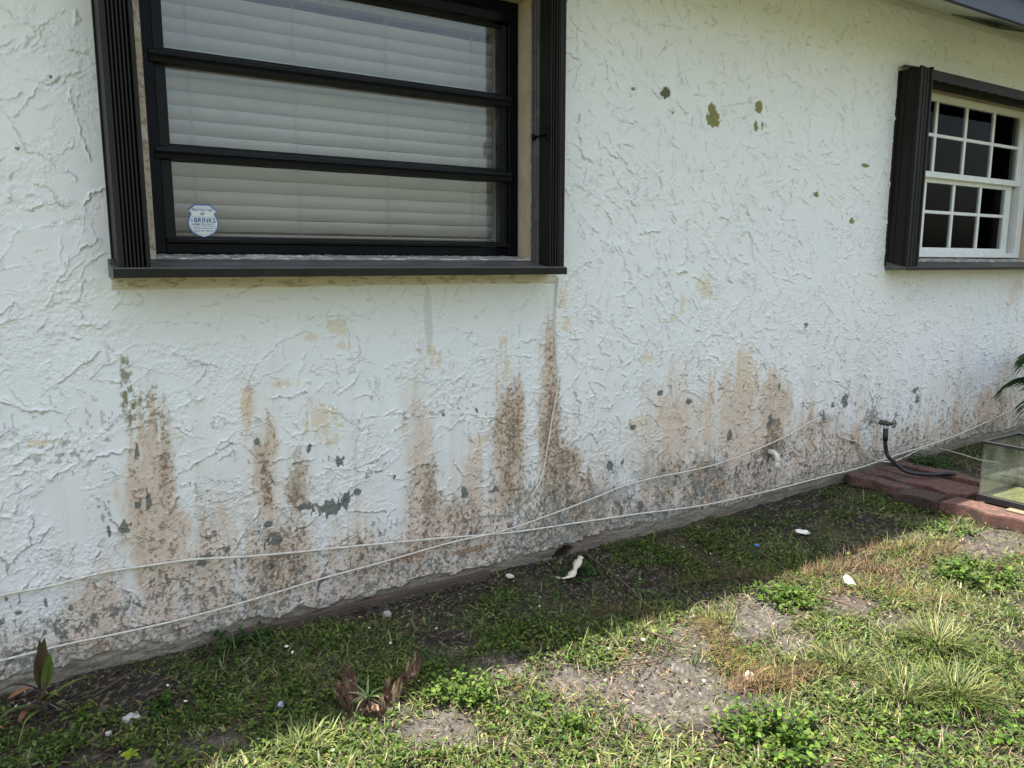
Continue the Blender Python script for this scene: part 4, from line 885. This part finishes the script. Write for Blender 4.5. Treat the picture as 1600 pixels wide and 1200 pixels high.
# ---- rotten stump with narrow striped shoot
gx_, gy_, gz_ = G(585, 1095); stp = empty('rotten_stump', (gx_, gy_, gz_), 'crumbling brown tree stump with several broken stubs in the grass', 'stump')
def stub(bm, bx, by, h_, r0, r1, lean, hd, sd):
    """a ring of jagged upright shards of bark and split wood round a low core"""
    pr = random.Random(sd); ns_ = 7
    for k in range(ns_):
        a0 = 2*math.pi*k/ns_+pr.uniform(-.2, .2); aw = pr.uniform(0.6, 1.0); hh_ = h_*pr.uniform(0.45, 1.1); n = 5; m_ = 6; out = pr.uniform(0.0, 0.30)
        inner, outer = [], []
        for j in range(m_+1):
            t = j/m_; ri, ro = [], []
            for i in range(n+1):
                u = i/n; an = a0+(u-0.5)*aw*(1-0.45*t*t); jag = pr.uniform(-0.28, 0.12)*hh_ if j == m_ else 0
                rr = r0*(1-0.2*t)*(1+out*t)*(1+pr.uniform(-0.07, 0.07)); z_ = -0.008+(hh_+0.008)*t+jag
                x_ = bx+lean*t*math.cos(hd)*h_; y_ = by+lean*t*math.sin(hd)*h_
                ro.append(bm.verts.new((x_+rr*math.cos(an), y_+rr*math.sin(an), z_))); q_ = rr-0.006*(1-0.6*t)
                ri.append(bm.verts.new((x_+q_*math.cos(an), y_+q_*math.sin(an), z_-0.001)))
            inner.append(ri); outer.append(ro)
        for j in range(m_):
            for i in range(n):
                bm.faces.new((outer[j][i], outer[j][i+1], outer[j+1][i+1], outer[j+1][i])); bm.faces.new((inner[j][i+1], inner[j][i], inner[j+1][i], inner[j+1][i+1]))
            bm.faces.new((outer[j][0], outer[j+1][0], inner[j+1][0], inner[j][0])); bm.faces.new((outer[j][n], inner[j][n], inner[j+1][n], outer[j+1][n]))
        for i in range(n): bm.faces.new((outer[m_][i], outer[m_][i+1], inner[m_][i+1], inner[m_][i]))
    tube(bm, [(bx, by, -0.01), (bx, by, h_*0.3), (bx+0.004, by, h_*0.42)], [r0*0.85, r0*0.8, r0*0.4], 9)
for i, (px, py, h_, r0, r1, ln, hd) in enumerate([(556, 1100, 0.085, 0.034, 0.024, .4, 2.6), (585, 1112, 0.062, 0.036, 0.026, .2, 4), (608, 1096, 0.075, 0.028, 0.020, .3, 0.2), (640, 1065, 0.080, 0.022, 0.016, .5, 0.6), (552, 1070, 0.070, 0.022, 0.017, .3, 2.2)]):
    a_, b_, c_ = G(px, py); bm = bmesh.new(); stub(bm, 0, 0, h_, r0, r1, ln, hd, i*7+3)
    o = from_bm('stub', bm, M_bark, stp); o.location = (a_-gx_, b_-gy_, c_-gz_)
gx2, gy2, gz2 = G(574, 1092, 0.03)
n = 16; a = rng.uniform(0, 6.28, n)
co, fs, cl = merge([blades(np.zeros(n), np.zeros(n), np.zeros(n), rng.uniform(0.05, 0.085, n), rng.uniform(0.005, 0.009, n), rng.uniform(0.2, 1.0, n), a, rng.uniform(0.2, 0.9, n), palette(n, [(0.30, 0.36, 0.18), (0.16, 0.26, 0.08)], [1, 1]))])
tag(link('striped_shoot', np_mesh('striped_shoot', co, fs, cl), M_grass, loc=(gx2, gy2, gz2)), 'pale narrow-leaved shoot growing out of the rotten stump', 'plant')

# ---- palm at the right edge
pcx = W(1664, 560, 0.42)[0]
palm = empty('palm_plant', (pcx, -0.42, float(gz(pcx, -0.42))), 'dark green feathery palm reaching in from the right edge in front of the wall', 'plant')
bm = bmesh.new(); tube(bm, [(0, 0, -0.02), (0.01, 0, 0.15), (0, 0.01, 0.38)], [0.03, 0.025, 0.02], 10); from_bm('trunk', bm, M_twig, palm, smooth=True)
for fi, (hd, rs, ln) in enumerate([(3.0, 1.15, .62), (3.3, .95, .60), (2.7, .70, .55), (3.6, .62, .6), (3.1, .40, .52), (4.4, 1.0, .6), (5.2, .8, .6), (0.2, .9, .6), (1.0, 1.1, .6), (6.0, 1.2, .6)]):
    bm = bmesh.new(); pts = []; p = Vector((0, 0, 0.36)); n = 16
    for i in range(n+1):
        t = i/n; e = rs-2.5*t*t; d = Vector((math.cos(hd)*math.cos(e), math.sin(hd)*math.cos(e), math.sin(e))); pts.append((p.copy(), d)); p += d*ln/n
    tube(bm, [q_[0] for q_ in pts], [0.005*(1-0.75*i/n) for i in range(n+1)], 5)
    for i in range(2, n+1):
        p, d = pts[i]; s = Vector((-math.sin(hd), math.cos(hd), 0)); ll = 0.15*math.sin(math.pi*(0.18+0.72*i/n))
        for sg in (-1, 1):
            for half in (0, 0.5):
                q0 = p+(pts[max(i-1, 0)][0]-p)*half; dd = (s*sg*0.9+d*0.55+Vector((0, 0, -0.35+random.uniform(-.15, .1)))).normalized()
                w_ = Vector((0, 0, 0.006))+d*0.003
                a1, a2 = bm.verts.new(q0-w_), bm.verts.new(q0+w_); m1 = q0+dd*ll*0.55+Vector((0, 0, -0.012)); b1, b2 = bm.verts.new(m1-w_*0.9), bm.verts.new(m1+w_*0.9)
                tp = bm.verts.new(q0+dd*ll+Vector((0, 0, -0.045))); bm.faces.new((a1, a2, b2, b1)); bm.faces.new((b1, b2, tp))
    from_bm('frond', bm, M_palm, palm)

# ------------------------------------------------------------------ pavers, tank, hose, tap, pipes, cables
def paver(name, x0, x1, y0, y1, z0, z1, waves, mt, lab, tilt=(0, 0), seed=1, sides=(1, 0), rz=0.0):
    pr = random.Random(seed); cx, cy, cz = (x0+x1)/2, (y0+y1)/2, z0
    hw, hl = (x1-x0)/2, (y1-y0)/2; n = 48; Lp, Rp = [], []
    for i in range(n+1):
        t = i/n; yy = -hl+2*hl*t; wv = 0.021*math.sin(2*math.pi*waves*t+seed)
        Lp.append((-hw+(wv if sides[0] else 0)+pr.uniform(-.0006, .0006), yy)); Rp.append((hw+(wv if sides[1] else 0), yy))
    out = Lp+Rp[::-1]; bm = bmesh.new()
    A = [bm.verts.new((a, b, 0)) for a, b in out]; f = bm.faces.new(A)
    r = bmesh.ops.extrude_face_region(bm, geom=[f]); tv = [v for v in r['geom'] if isinstance(v, bmesh.types.BMVert)]
    bmesh.ops.translate(bm, verts=tv, vec=(0, 0, z1-z0)); tf = [g for g in r['geom'] if isinstance(g, bmesh.types.BMFace)]
    bmesh.ops.bevel(bm, geom=[e for e in tf[0].edges], offset=0.005, segments=2, affect='EDGES')
    bmesh.ops.recalc_face_normals(bm, faces=bm.faces)
    o = from_bm(name, bm, mt, loc=(cx, cy, cz)); o.rotation_euler = (tilt[0], tilt[1], rz)
    return tag(o, lab, 'paver', 'red wavy-edged pavers by the wall')
PT = 0.105
paver('paver', 3.935, 4.050, -0.385, -0.01, 0.05, PT-0.004, 2, M_paver, 'long red paver nearest the wall corner, leftmost of the set', seed=1, tilt=(0.01, 0.02))
paver('paver', 4.085, 4.218, -0.62, -0.035, 0.035, PT-0.006, 2.5, M_paver, 'long red paver second from the left, with dark scalloped edge', seed=2, tilt=(-0.01, 0.015))
paver('paver', 4.222, 4.345, -0.63, -0.03, 0.035, PT-0.008, 2, M_paver, 'long smooth red paver third from the left under the hose', seed=3, sides=(0, 0), tilt=(0.006, -0.01))
paver('paver', 4.395, 4.515, -0.54, -0.01, 0.045, PT, 1.5, M_paver, 'long red paver at the back next to the green weeds', seed=4, sides=(0, 1), tilt=(0.0, 0.02))
paver('paver', 3.885, 4.035, -1.28, -0.605, 0.045, PT, 3, M_paver, 'sunlit red paver in front of the glass tank', seed=5, tilt=(0.0, 0.0))
paver('paver', 4.06, 4.44, -1.30, -0.66, 0.03, PT-0.022, 2, M_paver, 'broad red paver underneath the glass tank', seed=7, sides=(0, 0))
o = paver('paver', 3.825, 3.965, -0.60, -0.385, 0.035, PT+0.005, 0.6, M_paver2, 'short rough dark paver block turned upside down at the front corner', seed=6, sides=(1, 1), tilt=(-0.03, -0.05), rz=0.12)
# glass tank
tx0, tx1, ty0, ty1, tz0, tz1 = 4.045, 4.405, -1.30, -0.705, 0.108, 0.422
tank = empty('glass_tank', ((tx0+tx1)/2, (ty0+ty1)/2, tz0), 'empty dirty glass aquarium with black rims standing on the pavers', 'aquarium')
def tp_(o): o.parent = tank; o.matrix_parent_inverse = Matrix.Translation(tank.location).inverted(); return o
for nme, za, zb in (('bottom_rim', tz0, tz0+0.036), ('top_rim', tz1-0.016, tz1)):
    g_ = 0.006
    tp_(boxobj(nme, [(tx0-g_, tx1+g_, ty0-g_, ty0+0.010, za, zb), (tx0-g_, tx1+g_, ty1-0.010, ty1+g_, za, zb), (tx0-g_, tx0+0.010, ty0+0.010, ty1-0.010, za+.001, zb-.001), (tx1-0.010, tx1+g_, ty0+0.010, ty1-0.010, za+.001, zb-.001)], M_rubber, bev=0.0015))
gt = 0.004
for d in ((tx0, tx0+gt, ty0+gt, ty1-gt, tz0+.01, tz1-.004), (tx1-gt, tx1, ty0+gt, ty1-gt, tz0+.01, tz1-.004), (tx0, tx1, ty0, ty0+gt, tz0+.01, tz1-.004), (tx0, tx1, ty1-gt, ty1, tz0+.01, tz1-.004)):
    tp_(boxobj('glass_side', d, M_tank))
tp_(boxobj('tank_floor', (tx0+gt, tx1-gt, ty0+gt, ty1-gt, tz0+.012, tz0+.022), mat('silty_floor', (0.26, 0.25, 0.19), 0.8, var=0.3, vscale=30, dirt=((0.55, 0.55, 0.42), 40, 0.58))))
o = boxobj('water', (tx0+gt+.001, tx1-gt-.001, ty0+gt+.001, ty1-gt-.001, tz0+.023, tz0+.13), glass_mat('cloudy_water', tint=(0.90, 0.91, 0.80), haze=0.08)); tp_(o)
o = boxobj('wooden_block', (3.990, 4.045-0.008, -1.2, -0.86, PT+0.001, PT+0.009), M_lightwood, bev=0.002); tag(o, 'thin pale wooden board beside the foot of the glass tank', 'board')

# hose tap
tpx, tpz = W(1362, 657)
tap = empty('garden_tap', (tpx, 0, tpz), 'weathered brass garden tap on a pale pipe sticking out of the wall', 'tap')
bm = bmesh.new(); tube(bm, [(0, 0.01, 0.002), (0, -0.065, 0)], 0.0125, 14); from_bm('supply_pipe', bm, M_galv, tap, smooth=True)
bm = bmesh.new(); tube(bm, [(0, -0.055, 0), (0, -0.066, 0), (0, -0.068, 0), (0, -0.09, 0), (0, -0.105, 0), (0, -0.118, 0)], [0.016, 0.017, 0.014, 0.017, 0.013, 0.010], 14)
tube(bm, [(0, -0.085, 0), (-0.001, -0.090, -0.018), (-0.002, -0.092, -0.03)], [0.013, 0.013, 0.0145], 14); from_bm('valve_body', bm, M_brass, tap, smooth=True)
bm = bmesh.new(); tube(bm, [(0, -0.115, 0), (0.002, -0.135, 0.002)], 0.004, 8)
ring = [(0.003+0.021*math.cos(a_), -0.136, 0.002+0.021*math.sin(a_)*(1+0.0)) for a_ in [i*math.pi/12 for i in range(25)]]
tube(bm, ring, 0.0035, 6, caps=False)
for i in range(4): a_ = i*math.pi/2+0.4; tube(bm, [(0.003, -0.136, 0.002), (0.003+0.02*math.cos(a_), -0.136, 0.002+0.02*math.sin(a_))], 0.003, 6)
from_bm('wheel_handle', bm, M_brass, tap, smooth=True)
# hose
hz0 = tpz-0.028; zt_ = PT+0.012
pts = [(tpx-0.002, -0.092, hz0), (tpx-0.003, -0.094, hz0-0.05), (tpx-0.002, -0.098, hz0-0.10), (tpx+0.004, -0.115, hz0-0.165)]
for px, py, zz_ in ((1400, 724, 0.17), (1413, 735, 0.135), (1432, 740, 0.125), (1455, 742, 0.12), (1478, 740, 0.118), (1492, 741, 0.112)):
    d = ray(px, py); t = (zz_-H)/d[2]; pts.append((t*d[0], t*d[1]-D, zz_))
hose = empty('garden_hose', (tpx, -0.092, hz0), 'short black rubber hose hanging from the garden tap onto the red pavers', 'hose')
def hh(o): o.parent = hose; o.matrix_parent_inverse = Matrix.Translation(hose.location).inverted(); return o
bm = bmesh.new(); tube(bm, smooth_path(pts, 8), 0.0115, 12); hh(from_bm('tubing', bm, M_rubber, smooth=True))
bm = bmesh.new(); tube(bm, [(tpx-0.002, -0.092, hz0+0.014), (tpx-0.002, -0.0925, hz0-0.006)], 0.0155, 14); hh(from_bm('coupling', bm, M_galv, smooth=True))
bm = bmesh.new(); tube(bm, [(tpx-0.002, -0.0925, hz0-0.007), (tpx-0.003, -0.094, hz0-0.052), (tpx-0.0025, -0.096, hz0-0.075)], [0.0145, 0.015, 0.0135], 14); hh(from_bm('sleeve', bm, M_rubber, smooth=True))
# pvc outlet
ex, ez = W(1203, 706)
pv = empty('drain_outlet', (ex, 0, ez), 'white plastic pipe elbow bending down from the stained wall', 'pipe')
bm = bmesh.new(); tube(bm, smooth_path([(0, 0.02, 0), (0, -0.022, 0.001), (0.0, -0.043, -0.012), (0, -0.052, -0.034), (0, -0.053, -0.04)], 6), 0.0145, 16); from_bm('elbow', bm, M_pvc, pv, smooth=True)
bm = bmesh.new(); tube(bm, [(0, -0.0525, -0.032), (0, -0.050, -0.06), (0, -0.042, -0.085)], [0.0125, 0.0125, 0.012], 16); from_bm('spout', bm, mat('clean_pvc', (0.78, 0.77, 0.74), 0.45, var=0.05), pv, smooth=True)

# cables
def cable(name, pxs, rad, lab, off=0.012, mt=M_cable, offs=None, group=None):
    pts = []; jr = random.Random(len(pxs)*31+int(pxs[0][0])); dense = []
    for (a0, b0), (a1, b1) in zip(pxs[:-1], pxs[1:]): dense += [(a0, b0), ((a0+a1)/2, (b0+b1)/2)]
    for i, (px, py) in enumerate(pxs if len(pxs) > 17 and False else pxs):
        o_ = offs[i] if offs else off; x_, z_ = W(px, py, o_); pts.append((x_+jr.uniform(-.001, .001), -o_+jr.uniform(-.004, .003), z_+jr.gauss(0, 0.0022)))
    bm = bmesh.new(); tube(bm, smooth_path(pts, 6), rad, 8); c0 = Vector(pts[0])
    o = from_bm(name, bm, mt, smooth=True, local=c0); o.location = c0
    return tag(o, lab, 'cable', group)
cable('wall_cable', [(-40, 940), (0, 932), (80, 914), (160, 895), (230, 882), (300, 875), (380, 869), (470, 862), (560, 853), (680, 842), (800, 831), (900, 817), (1000, 803), (1100, 789), (1200, 767), (1290, 745), (1345, 731), (1400, 712), (1470, 690), (1530, 664), (1600, 631), (1660, 600)], 0.0042,
      'long white cable sagging along the foot of the wall from left edge to right edge')
cable('wall_cable', [(-40, 1040), (0, 1030), (100, 1010), (200, 987), (300, 962), (400, 936), (500, 905), (600, 878), (700, 850), (790, 828), (870, 800), (940, 773), (965, 764), (1020, 748), (1080, 736), (1130, 723), (1180, 703), (1230, 680), (1270, 657), (1284, 652)], 0.0036,
      'thin white cable rising from the lower left to the clip left of the garden tap', off=0.018)
cable('wall_cable', [(872, 433), (869, 470), (866, 510), (869, 560), (871, 600), (864, 650), (857, 690), (852, 720), (845, 748), (834, 768), (828, 778)], 0.0035, 'white cable hanging down the wall from the right end of the big window', off=0.010)
cable('wall_cable', [(834, 764), (822, 782), (808, 796), (790, 804), (765, 805), (735, 810), (705, 820)], 0.0022, 'thin painted-over wire curving left from the end of the hanging cable', off=0.005, mt=mat('grubby_wire', (0.30, 0.27, 0.22), 0.8, var=0.3))
cable('wall_cable', [(1294, 650), (1303, 648), (1310, 655), (1309, 668), (1308, 678), (1315, 685), (1325, 688), (1338, 690), (1347, 700), (1356, 712), (1372, 720), (1392, 721), (1412, 714), (1435, 702), (1450, 698)], 0.0033, 'white cable looping from the wall clip down past the garden tap', off=0.012)
cable('wall_cable', [(1311, 684), (1322, 678), (1331, 680), (1338, 695), (1345, 715), (1352, 735)], 0.003, 'short cable stub dropping behind the leftmost paver', off=0.008, mt=mat('stained_wire', (0.42, 0.36, 0.27), 0.7, var=0.2))
cable('wall_cable', [(1545, 652), (1556, 650), (1562, 660), (1569, 674), (1574, 690)], 0.0025, 'thin cable branching down behind the glass tank', off=0.02)
pts = [G(px, py, 0.035) for px, py in ((1440, 700), (1465, 700), (1500, 709), (1530, 718), (1560, 722))]
bm = bmesh.new(); tube(bm, smooth_path(pts, 6), 0.003, 6); o = from_bm('ground_wire', bm, M_cable, smooth=True, local=pts[0], loc=pts[0]); tag(o, 'white wire lying over the weeds between wall and glass tank', 'cable')
cx_, cz_ = W(1289, 649); o = boxobj('cable_clip', (cx_-0.012, cx_+0.018, -0.016, 0.0, cz_-0.014, cz_+0.016), M_wall if False else mat('painted_clip', (0.5, 0.53, 0.52), 0.7, var=0.2), bev=0.004, seg=2); tag(o, 'small painted cable clip on the wall left of the garden tap', 'clip')

# thin dark brown strip at the foot of the wall
x0_, _ = W(330, 1008); x1_, _ = W(762, 905)
tag(boxobj('foot_strip', (x0_, x1_, -0.024, -0.004, -0.02, 0.043), M_footstrip, bev=0.002), 'thin dark brown strip along the foot of the wall at the left', 'board')
# twigs
def twig(pxs, rad, lab, up=0.015):
    pts = [G(px, py, up) for px, py in pxs]; sp = smooth_path(pts, 5); n = len(sp)
    bm = bmesh.new(); tube(bm, sp, [rad*(1-0.6*i/n) for i in range(n)], 6)
    o = from_bm('twig', bm, M_twig, smooth=True, local=pts[0], loc=pts[0]); return tag(o, lab, 'twig', 'dry twigs on the ground')
twig([(915, 865), (945, 888), (980, 915), (1012, 948)], 0.006, 'long dark twig slanting away from the wall beside the cream paint peel', 0.02)
twig([(1000, 982), (1030, 993), (1066, 1006)], 0.004, 'dark twig at the shade edge left of the dry fronds')
twig([(1278, 932), (1310, 940), (1340, 952), (1362, 973)], 0.004, 'thin dark twig curving right below the white stone', 0.03)
twig([(1095, 938), (1108, 952), (1114, 978)], 0.003, 'short bent brown twig between two weed patches')
twig([(1185, 862), (1215, 880), (1245, 905), (1290, 915)], 0.004, 'shaded twig running to the brown fronds', 0.02)
twig([(970, 1040), (1020, 1033), (1042, 1018), (1040, 1000)], 0.003, 'thin curved twig on the bare sunlit soil')
twig([(150, 1085), (190, 1060), (215, 1045)], 0.003, 'thin dark twig on the shaded soil near the maroon plant')
# dead feathery fronds
def frond(pxs, lab, n, cols, ln=(0.03, 0.07), spread=0.02, up=0.018):
    pts = smooth_path([G(px, py, up) for px, py in pxs], 8); P_ = np.array([tuple(p) for p in pts]); c0 = P_[0].copy()
    root = empty('dead_frond', tuple(c0), lab, 'dead frond', 'dead feathery fronds on the lawn')
    bm = bmesh.new(); tube(bm, [Vector(p-c0) for p in P_], 0.0022, 5); from_bm('stem', bm, M_twig, root)
    i = rng.integers(0, len(P_)-1, n); d = P_[i+1]-P_[i]; hd = np.arctan2(d[:, 1], d[:, 0])+rng.choice([-1, 1], n)*rng.uniform(0.2, 1.7, n)
    b = P_[i]-c0+rng.normal(0, spread*1.15, (n, 3))*np.array([1, 1, 0.22])
    bl = blades(b[:, 0], b[:, 1], b[:, 2], rng.uniform(*ln, n), rng.uniform(0.0010, 0.0022, n), rng.uniform(0.8, 1.7, n), hd, rng.uniform(-1.2, 1.2, n), palette(n, cols, [1]*len(cols)))
    co, fs, cl = merge([bl]); link('needles', np_mesh('needles', co, fs, cl), M_dry, root)
OR = [(0.24, 0.145, 0.075), (0.16, 0.095, 0.055), (0.32, 0.23, 0.135), (0.09, 0.06, 0.035)]
OG = [(0.24, 0.20, 0.08), (0.17, 0.17, 0.05), (0.32, 0.22, 0.10)]
DK = [(0.16, 0.11, 0.05), (0.10, 0.075, 0.04), (0.10, 0.11, 0.04)]
def _n(x): return int(x*0.6)
frond([(1095, 965), (1115, 1000), (1145, 1035), (1185, 1060), (1230, 1062)], 'long yellow-brown dead frond crossing the bare soil', _n(1500), OG+OR[:1], spread=0.028)
frond([(1150, 1075), (1190, 1062), (1240, 1052), (1285, 1048)], 'curled orange-brown dead frond end right of the paint chip', _n(1300), OR, spread=0.022, ln=(0.02, 0.05))
frond([(1255, 895), (1300, 888), (1345, 885), (1390, 892)], 'orange dead frond lying behind the white stone', _n(1100), OR, spread=0.022)
frond([(1370, 905), (1420, 880), (1470, 860), (1500, 850)], 'brown dead frond stretching towards the pavers', _n(900), OR+OG[:1], spread=0.026)
frond([(1330, 870), (1380, 858), (1430, 850)], 'faded dead frond behind the orange one', _n(600), OR+OG, spread=0.026)
frond([(1040, 915), (1110, 905), (1180, 900), (1250, 905)], 'dark dead frond lying in the shade along the shadow edge', _n(900), DK, spread=0.03)
frond([(920, 950), (970, 955), (1020, 965)], 'dark reddish dead frond in the shade below the long twig', _n(500), DK+OR[3:], spread=0.025)
frond([(1300, 925), (1360, 915), (1430, 935), (1500, 930)], 'greenish dead frond right of the white stone', _n(900), OG, spread=0.035)
# stones, chips, scraps
def chip_mesh(name, r, th, seed, elong=1.0, n=9):
    pr = random.Random(seed); bm = bmesh.new()
    A = [(r*elong*math.cos(2*math.pi*i/n)*pr.uniform(.65, 1.1), r*math.sin(2*math.pi*i/n)*pr.uniform(.65, 1.1)) for i in range(n)]
    v0 = [bm.verts.new((a, b, 0)) for a, b in A]; v1 = [bm.verts.new((a*.93, b*.93, th*pr.uniform(.7, 1.2))) for a, b in A]; c = bm.verts.new((0, 0, th*1.15))
    for i in range(n): bm.faces.new((v0[i], v0[(i+1) % n], v1[(i+1) % n], v1[i])); bm.faces.new((v1[i], v1[(i+1) % n], c))
    bm.faces.new(v0[::-1]); me = bpy.data.meshes.new(name); bm.to_mesh(me); bm.free(); return me
def put(name, px, py, r, th, mt, lab, cat, rot=(0, 0, 0), up=0.008, seed=1, el=1.0, group=None):
    o = link(name, chip_mesh(name, r, th, seed, el), mt, loc=G(px, py, up)); o.rotation_euler = rot; return tag(o, lab, cat, group)
put('stone', 1327, 910, 0.030, 0.012, M_chip, 'white angular stone beside the orange dead frond', 'stone', (0.5, 0.15, 0.3), 0.022, 5)
put('paint_chip', 1171, 1057, 0.024, 0.004, M_caulk, 'cream flat paint chip on the bare soil beside the dry frond', 'paint chip', (0.35, -0.1, 0.3), 0.018, 8, 1.15)
put('stone', 205, 1124, 0.022, 0.012, M_stone, 'rounded grey stone in the grass near the maroon plant', 'stone', (0.1, 0, 0.2), 0.0, 11, 1.2)
put('stone', 170, 1148, 0.010, 0.008, M_stone, 'small grey stone below the rounded grey one at the left', 'stone', (0, 0, 0.2), 0.0, 12)
put('paint_chip', 797, 901, 0.020, 0.006, M_caulk, 'pale yellow paint chip on soil near the wall', 'paint chip', (0.2, 0.1, 0.3), 0.012, 14, 1.1)
put('plastic_scrap', 1254, 832, 0.035, 0.008, M_chip, 'crumpled white plastic scrap in the shaded grass', 'scrap', (0.1, 0.2, 0.3), 0.012, 15, 1.4)
put('plastic_scrap', 1182, 852, 0.013, 0.004, M_blue, 'tiny blue plastic scrap in the shaded grass', 'scrap', (0.1, 0.1, 0.3), 0.018, 16, 1.3)
put('bottle_cap', 437, 1103, 0.011, 0.009, mat('lilac_cap', (0.30, 0.29, 0.42), 0.5), 'small lilac cap lying in the shaded grass left of the stump', 'cap', (0.6, 0.1, 0.3), 0.012, 17)
put('stone', 604, 962, 0.018, 0.014, M_stone, 'small broken lump of stone on dark soil near the wall', 'stone', (0.1, 0.1, 0.5), 0.004, 18, 1.2)
put('stone', 1560, 893, 0.014, 0.022, M_bark, 'small brown clod among weeds near the right edge', 'clod', (0.2, 0.1, 0.5), 0.03, 19)
# peeled strip of paint leaning at the hole
bm = bmesh.new(); pp = smooth_path([G(866, 903, .012), G(884, 903, .020), G(896, 893, .030), G(902, 880, .05), G(908, 870, .075)], 5); rows = []
for i, p in enumerate(pp):
    t = i/(len(pp)-1); w_ = 0.014*(0.6+0.6*math.sin(t*9+1)**2); rows.append([bm.verts.new(p+Vector((-w_*.6, w_, random.uniform(-.003, .003)))), bm.verts.new(p+Vector((0, 0, .004))), bm.verts.new(p+Vector((w_*.6, -w_, random.uniform(-.004, .004))))])
for a_, b_ in zip(rows, rows[1:]):
    for j in range(2): bm.faces.new((a_[j], a_[j+1], b_[j+1], b_[j]))
o = from_bm('paint_peel', bm, M_caulk, smooth=True, local=pp[0], loc=pp[0]); sm = o.modifiers.new('t', 'SOLIDIFY'); sm.thickness = 0.0025
tag(o, 'long curled cream strip of peeled paint by the hole in the wall foot', 'paint peel')
# loose white flakes
base = link('paint_flake', chip_mesh('paint_flake', 0.0075, 0.002, 33), M_chip, loc=G(448, 1010, .02)); tag(base, 'tiny white paint flake lying in the shaded grass and soil', 'paint flake', 'tiny white paint flakes in the shade')
fl = [(405, 1153), (228, 1096), (290, 1096), (262, 1071), (377, 1031), (457, 1019), (1110, 865), (655, 1064), (577, 981), (682, 982), (769, 919), (705, 961), (844, 933), (1067, 855), (1107, 832), (843, 947), (25, 1103), (300, 1188), (535, 1010), (713, 1013), (640, 955), (520, 1172), (1000, 905), (1020, 870), (1180, 820), (1290, 800), (1160, 880), (880, 960), (760, 960), (360, 1085), (490, 1060), (610, 1005)]
for i, (px, py) in enumerate(fl):
    c = base.copy(); sc.collection.objects.link(c); c.location = G(px, py, .014); c.rotation_euler = (rng.uniform(-.5, .5), rng.uniform(-.5, .5), rng.uniform(0, 6)); s = rng.uniform(0.4, 0.9); c.scale = (s, s*rng.uniform(.6, 1), s)
base2 = link('shell_bit', chip_mesh('shell_bit', 0.009, 0.004, 35), M_caulk, loc=G(1005, 1000, .01)); tag(base2, 'small pale shell bit on the bare sunlit soil', 'shell', 'pale shell bits on the sunlit soil')
for i in range(18):
    c = base2.copy(); sc.collection.objects.link(c); px, py = rng.uniform(930, 1200), rng.uniform(1000, 1110)
    if i > 11: px, py = rng.uniform(1200, 1500), rng.uniform(900, 1010)
    c.location = G(px, py, .006); c.rotation_euler = (rng.uniform(-.4, .4), rng.uniform(-.4, .4), rng.uniform(0, 6)); s = rng.uniform(0.3, 0.7); c.scale = (s, s*rng.uniform(.6, 1), s)
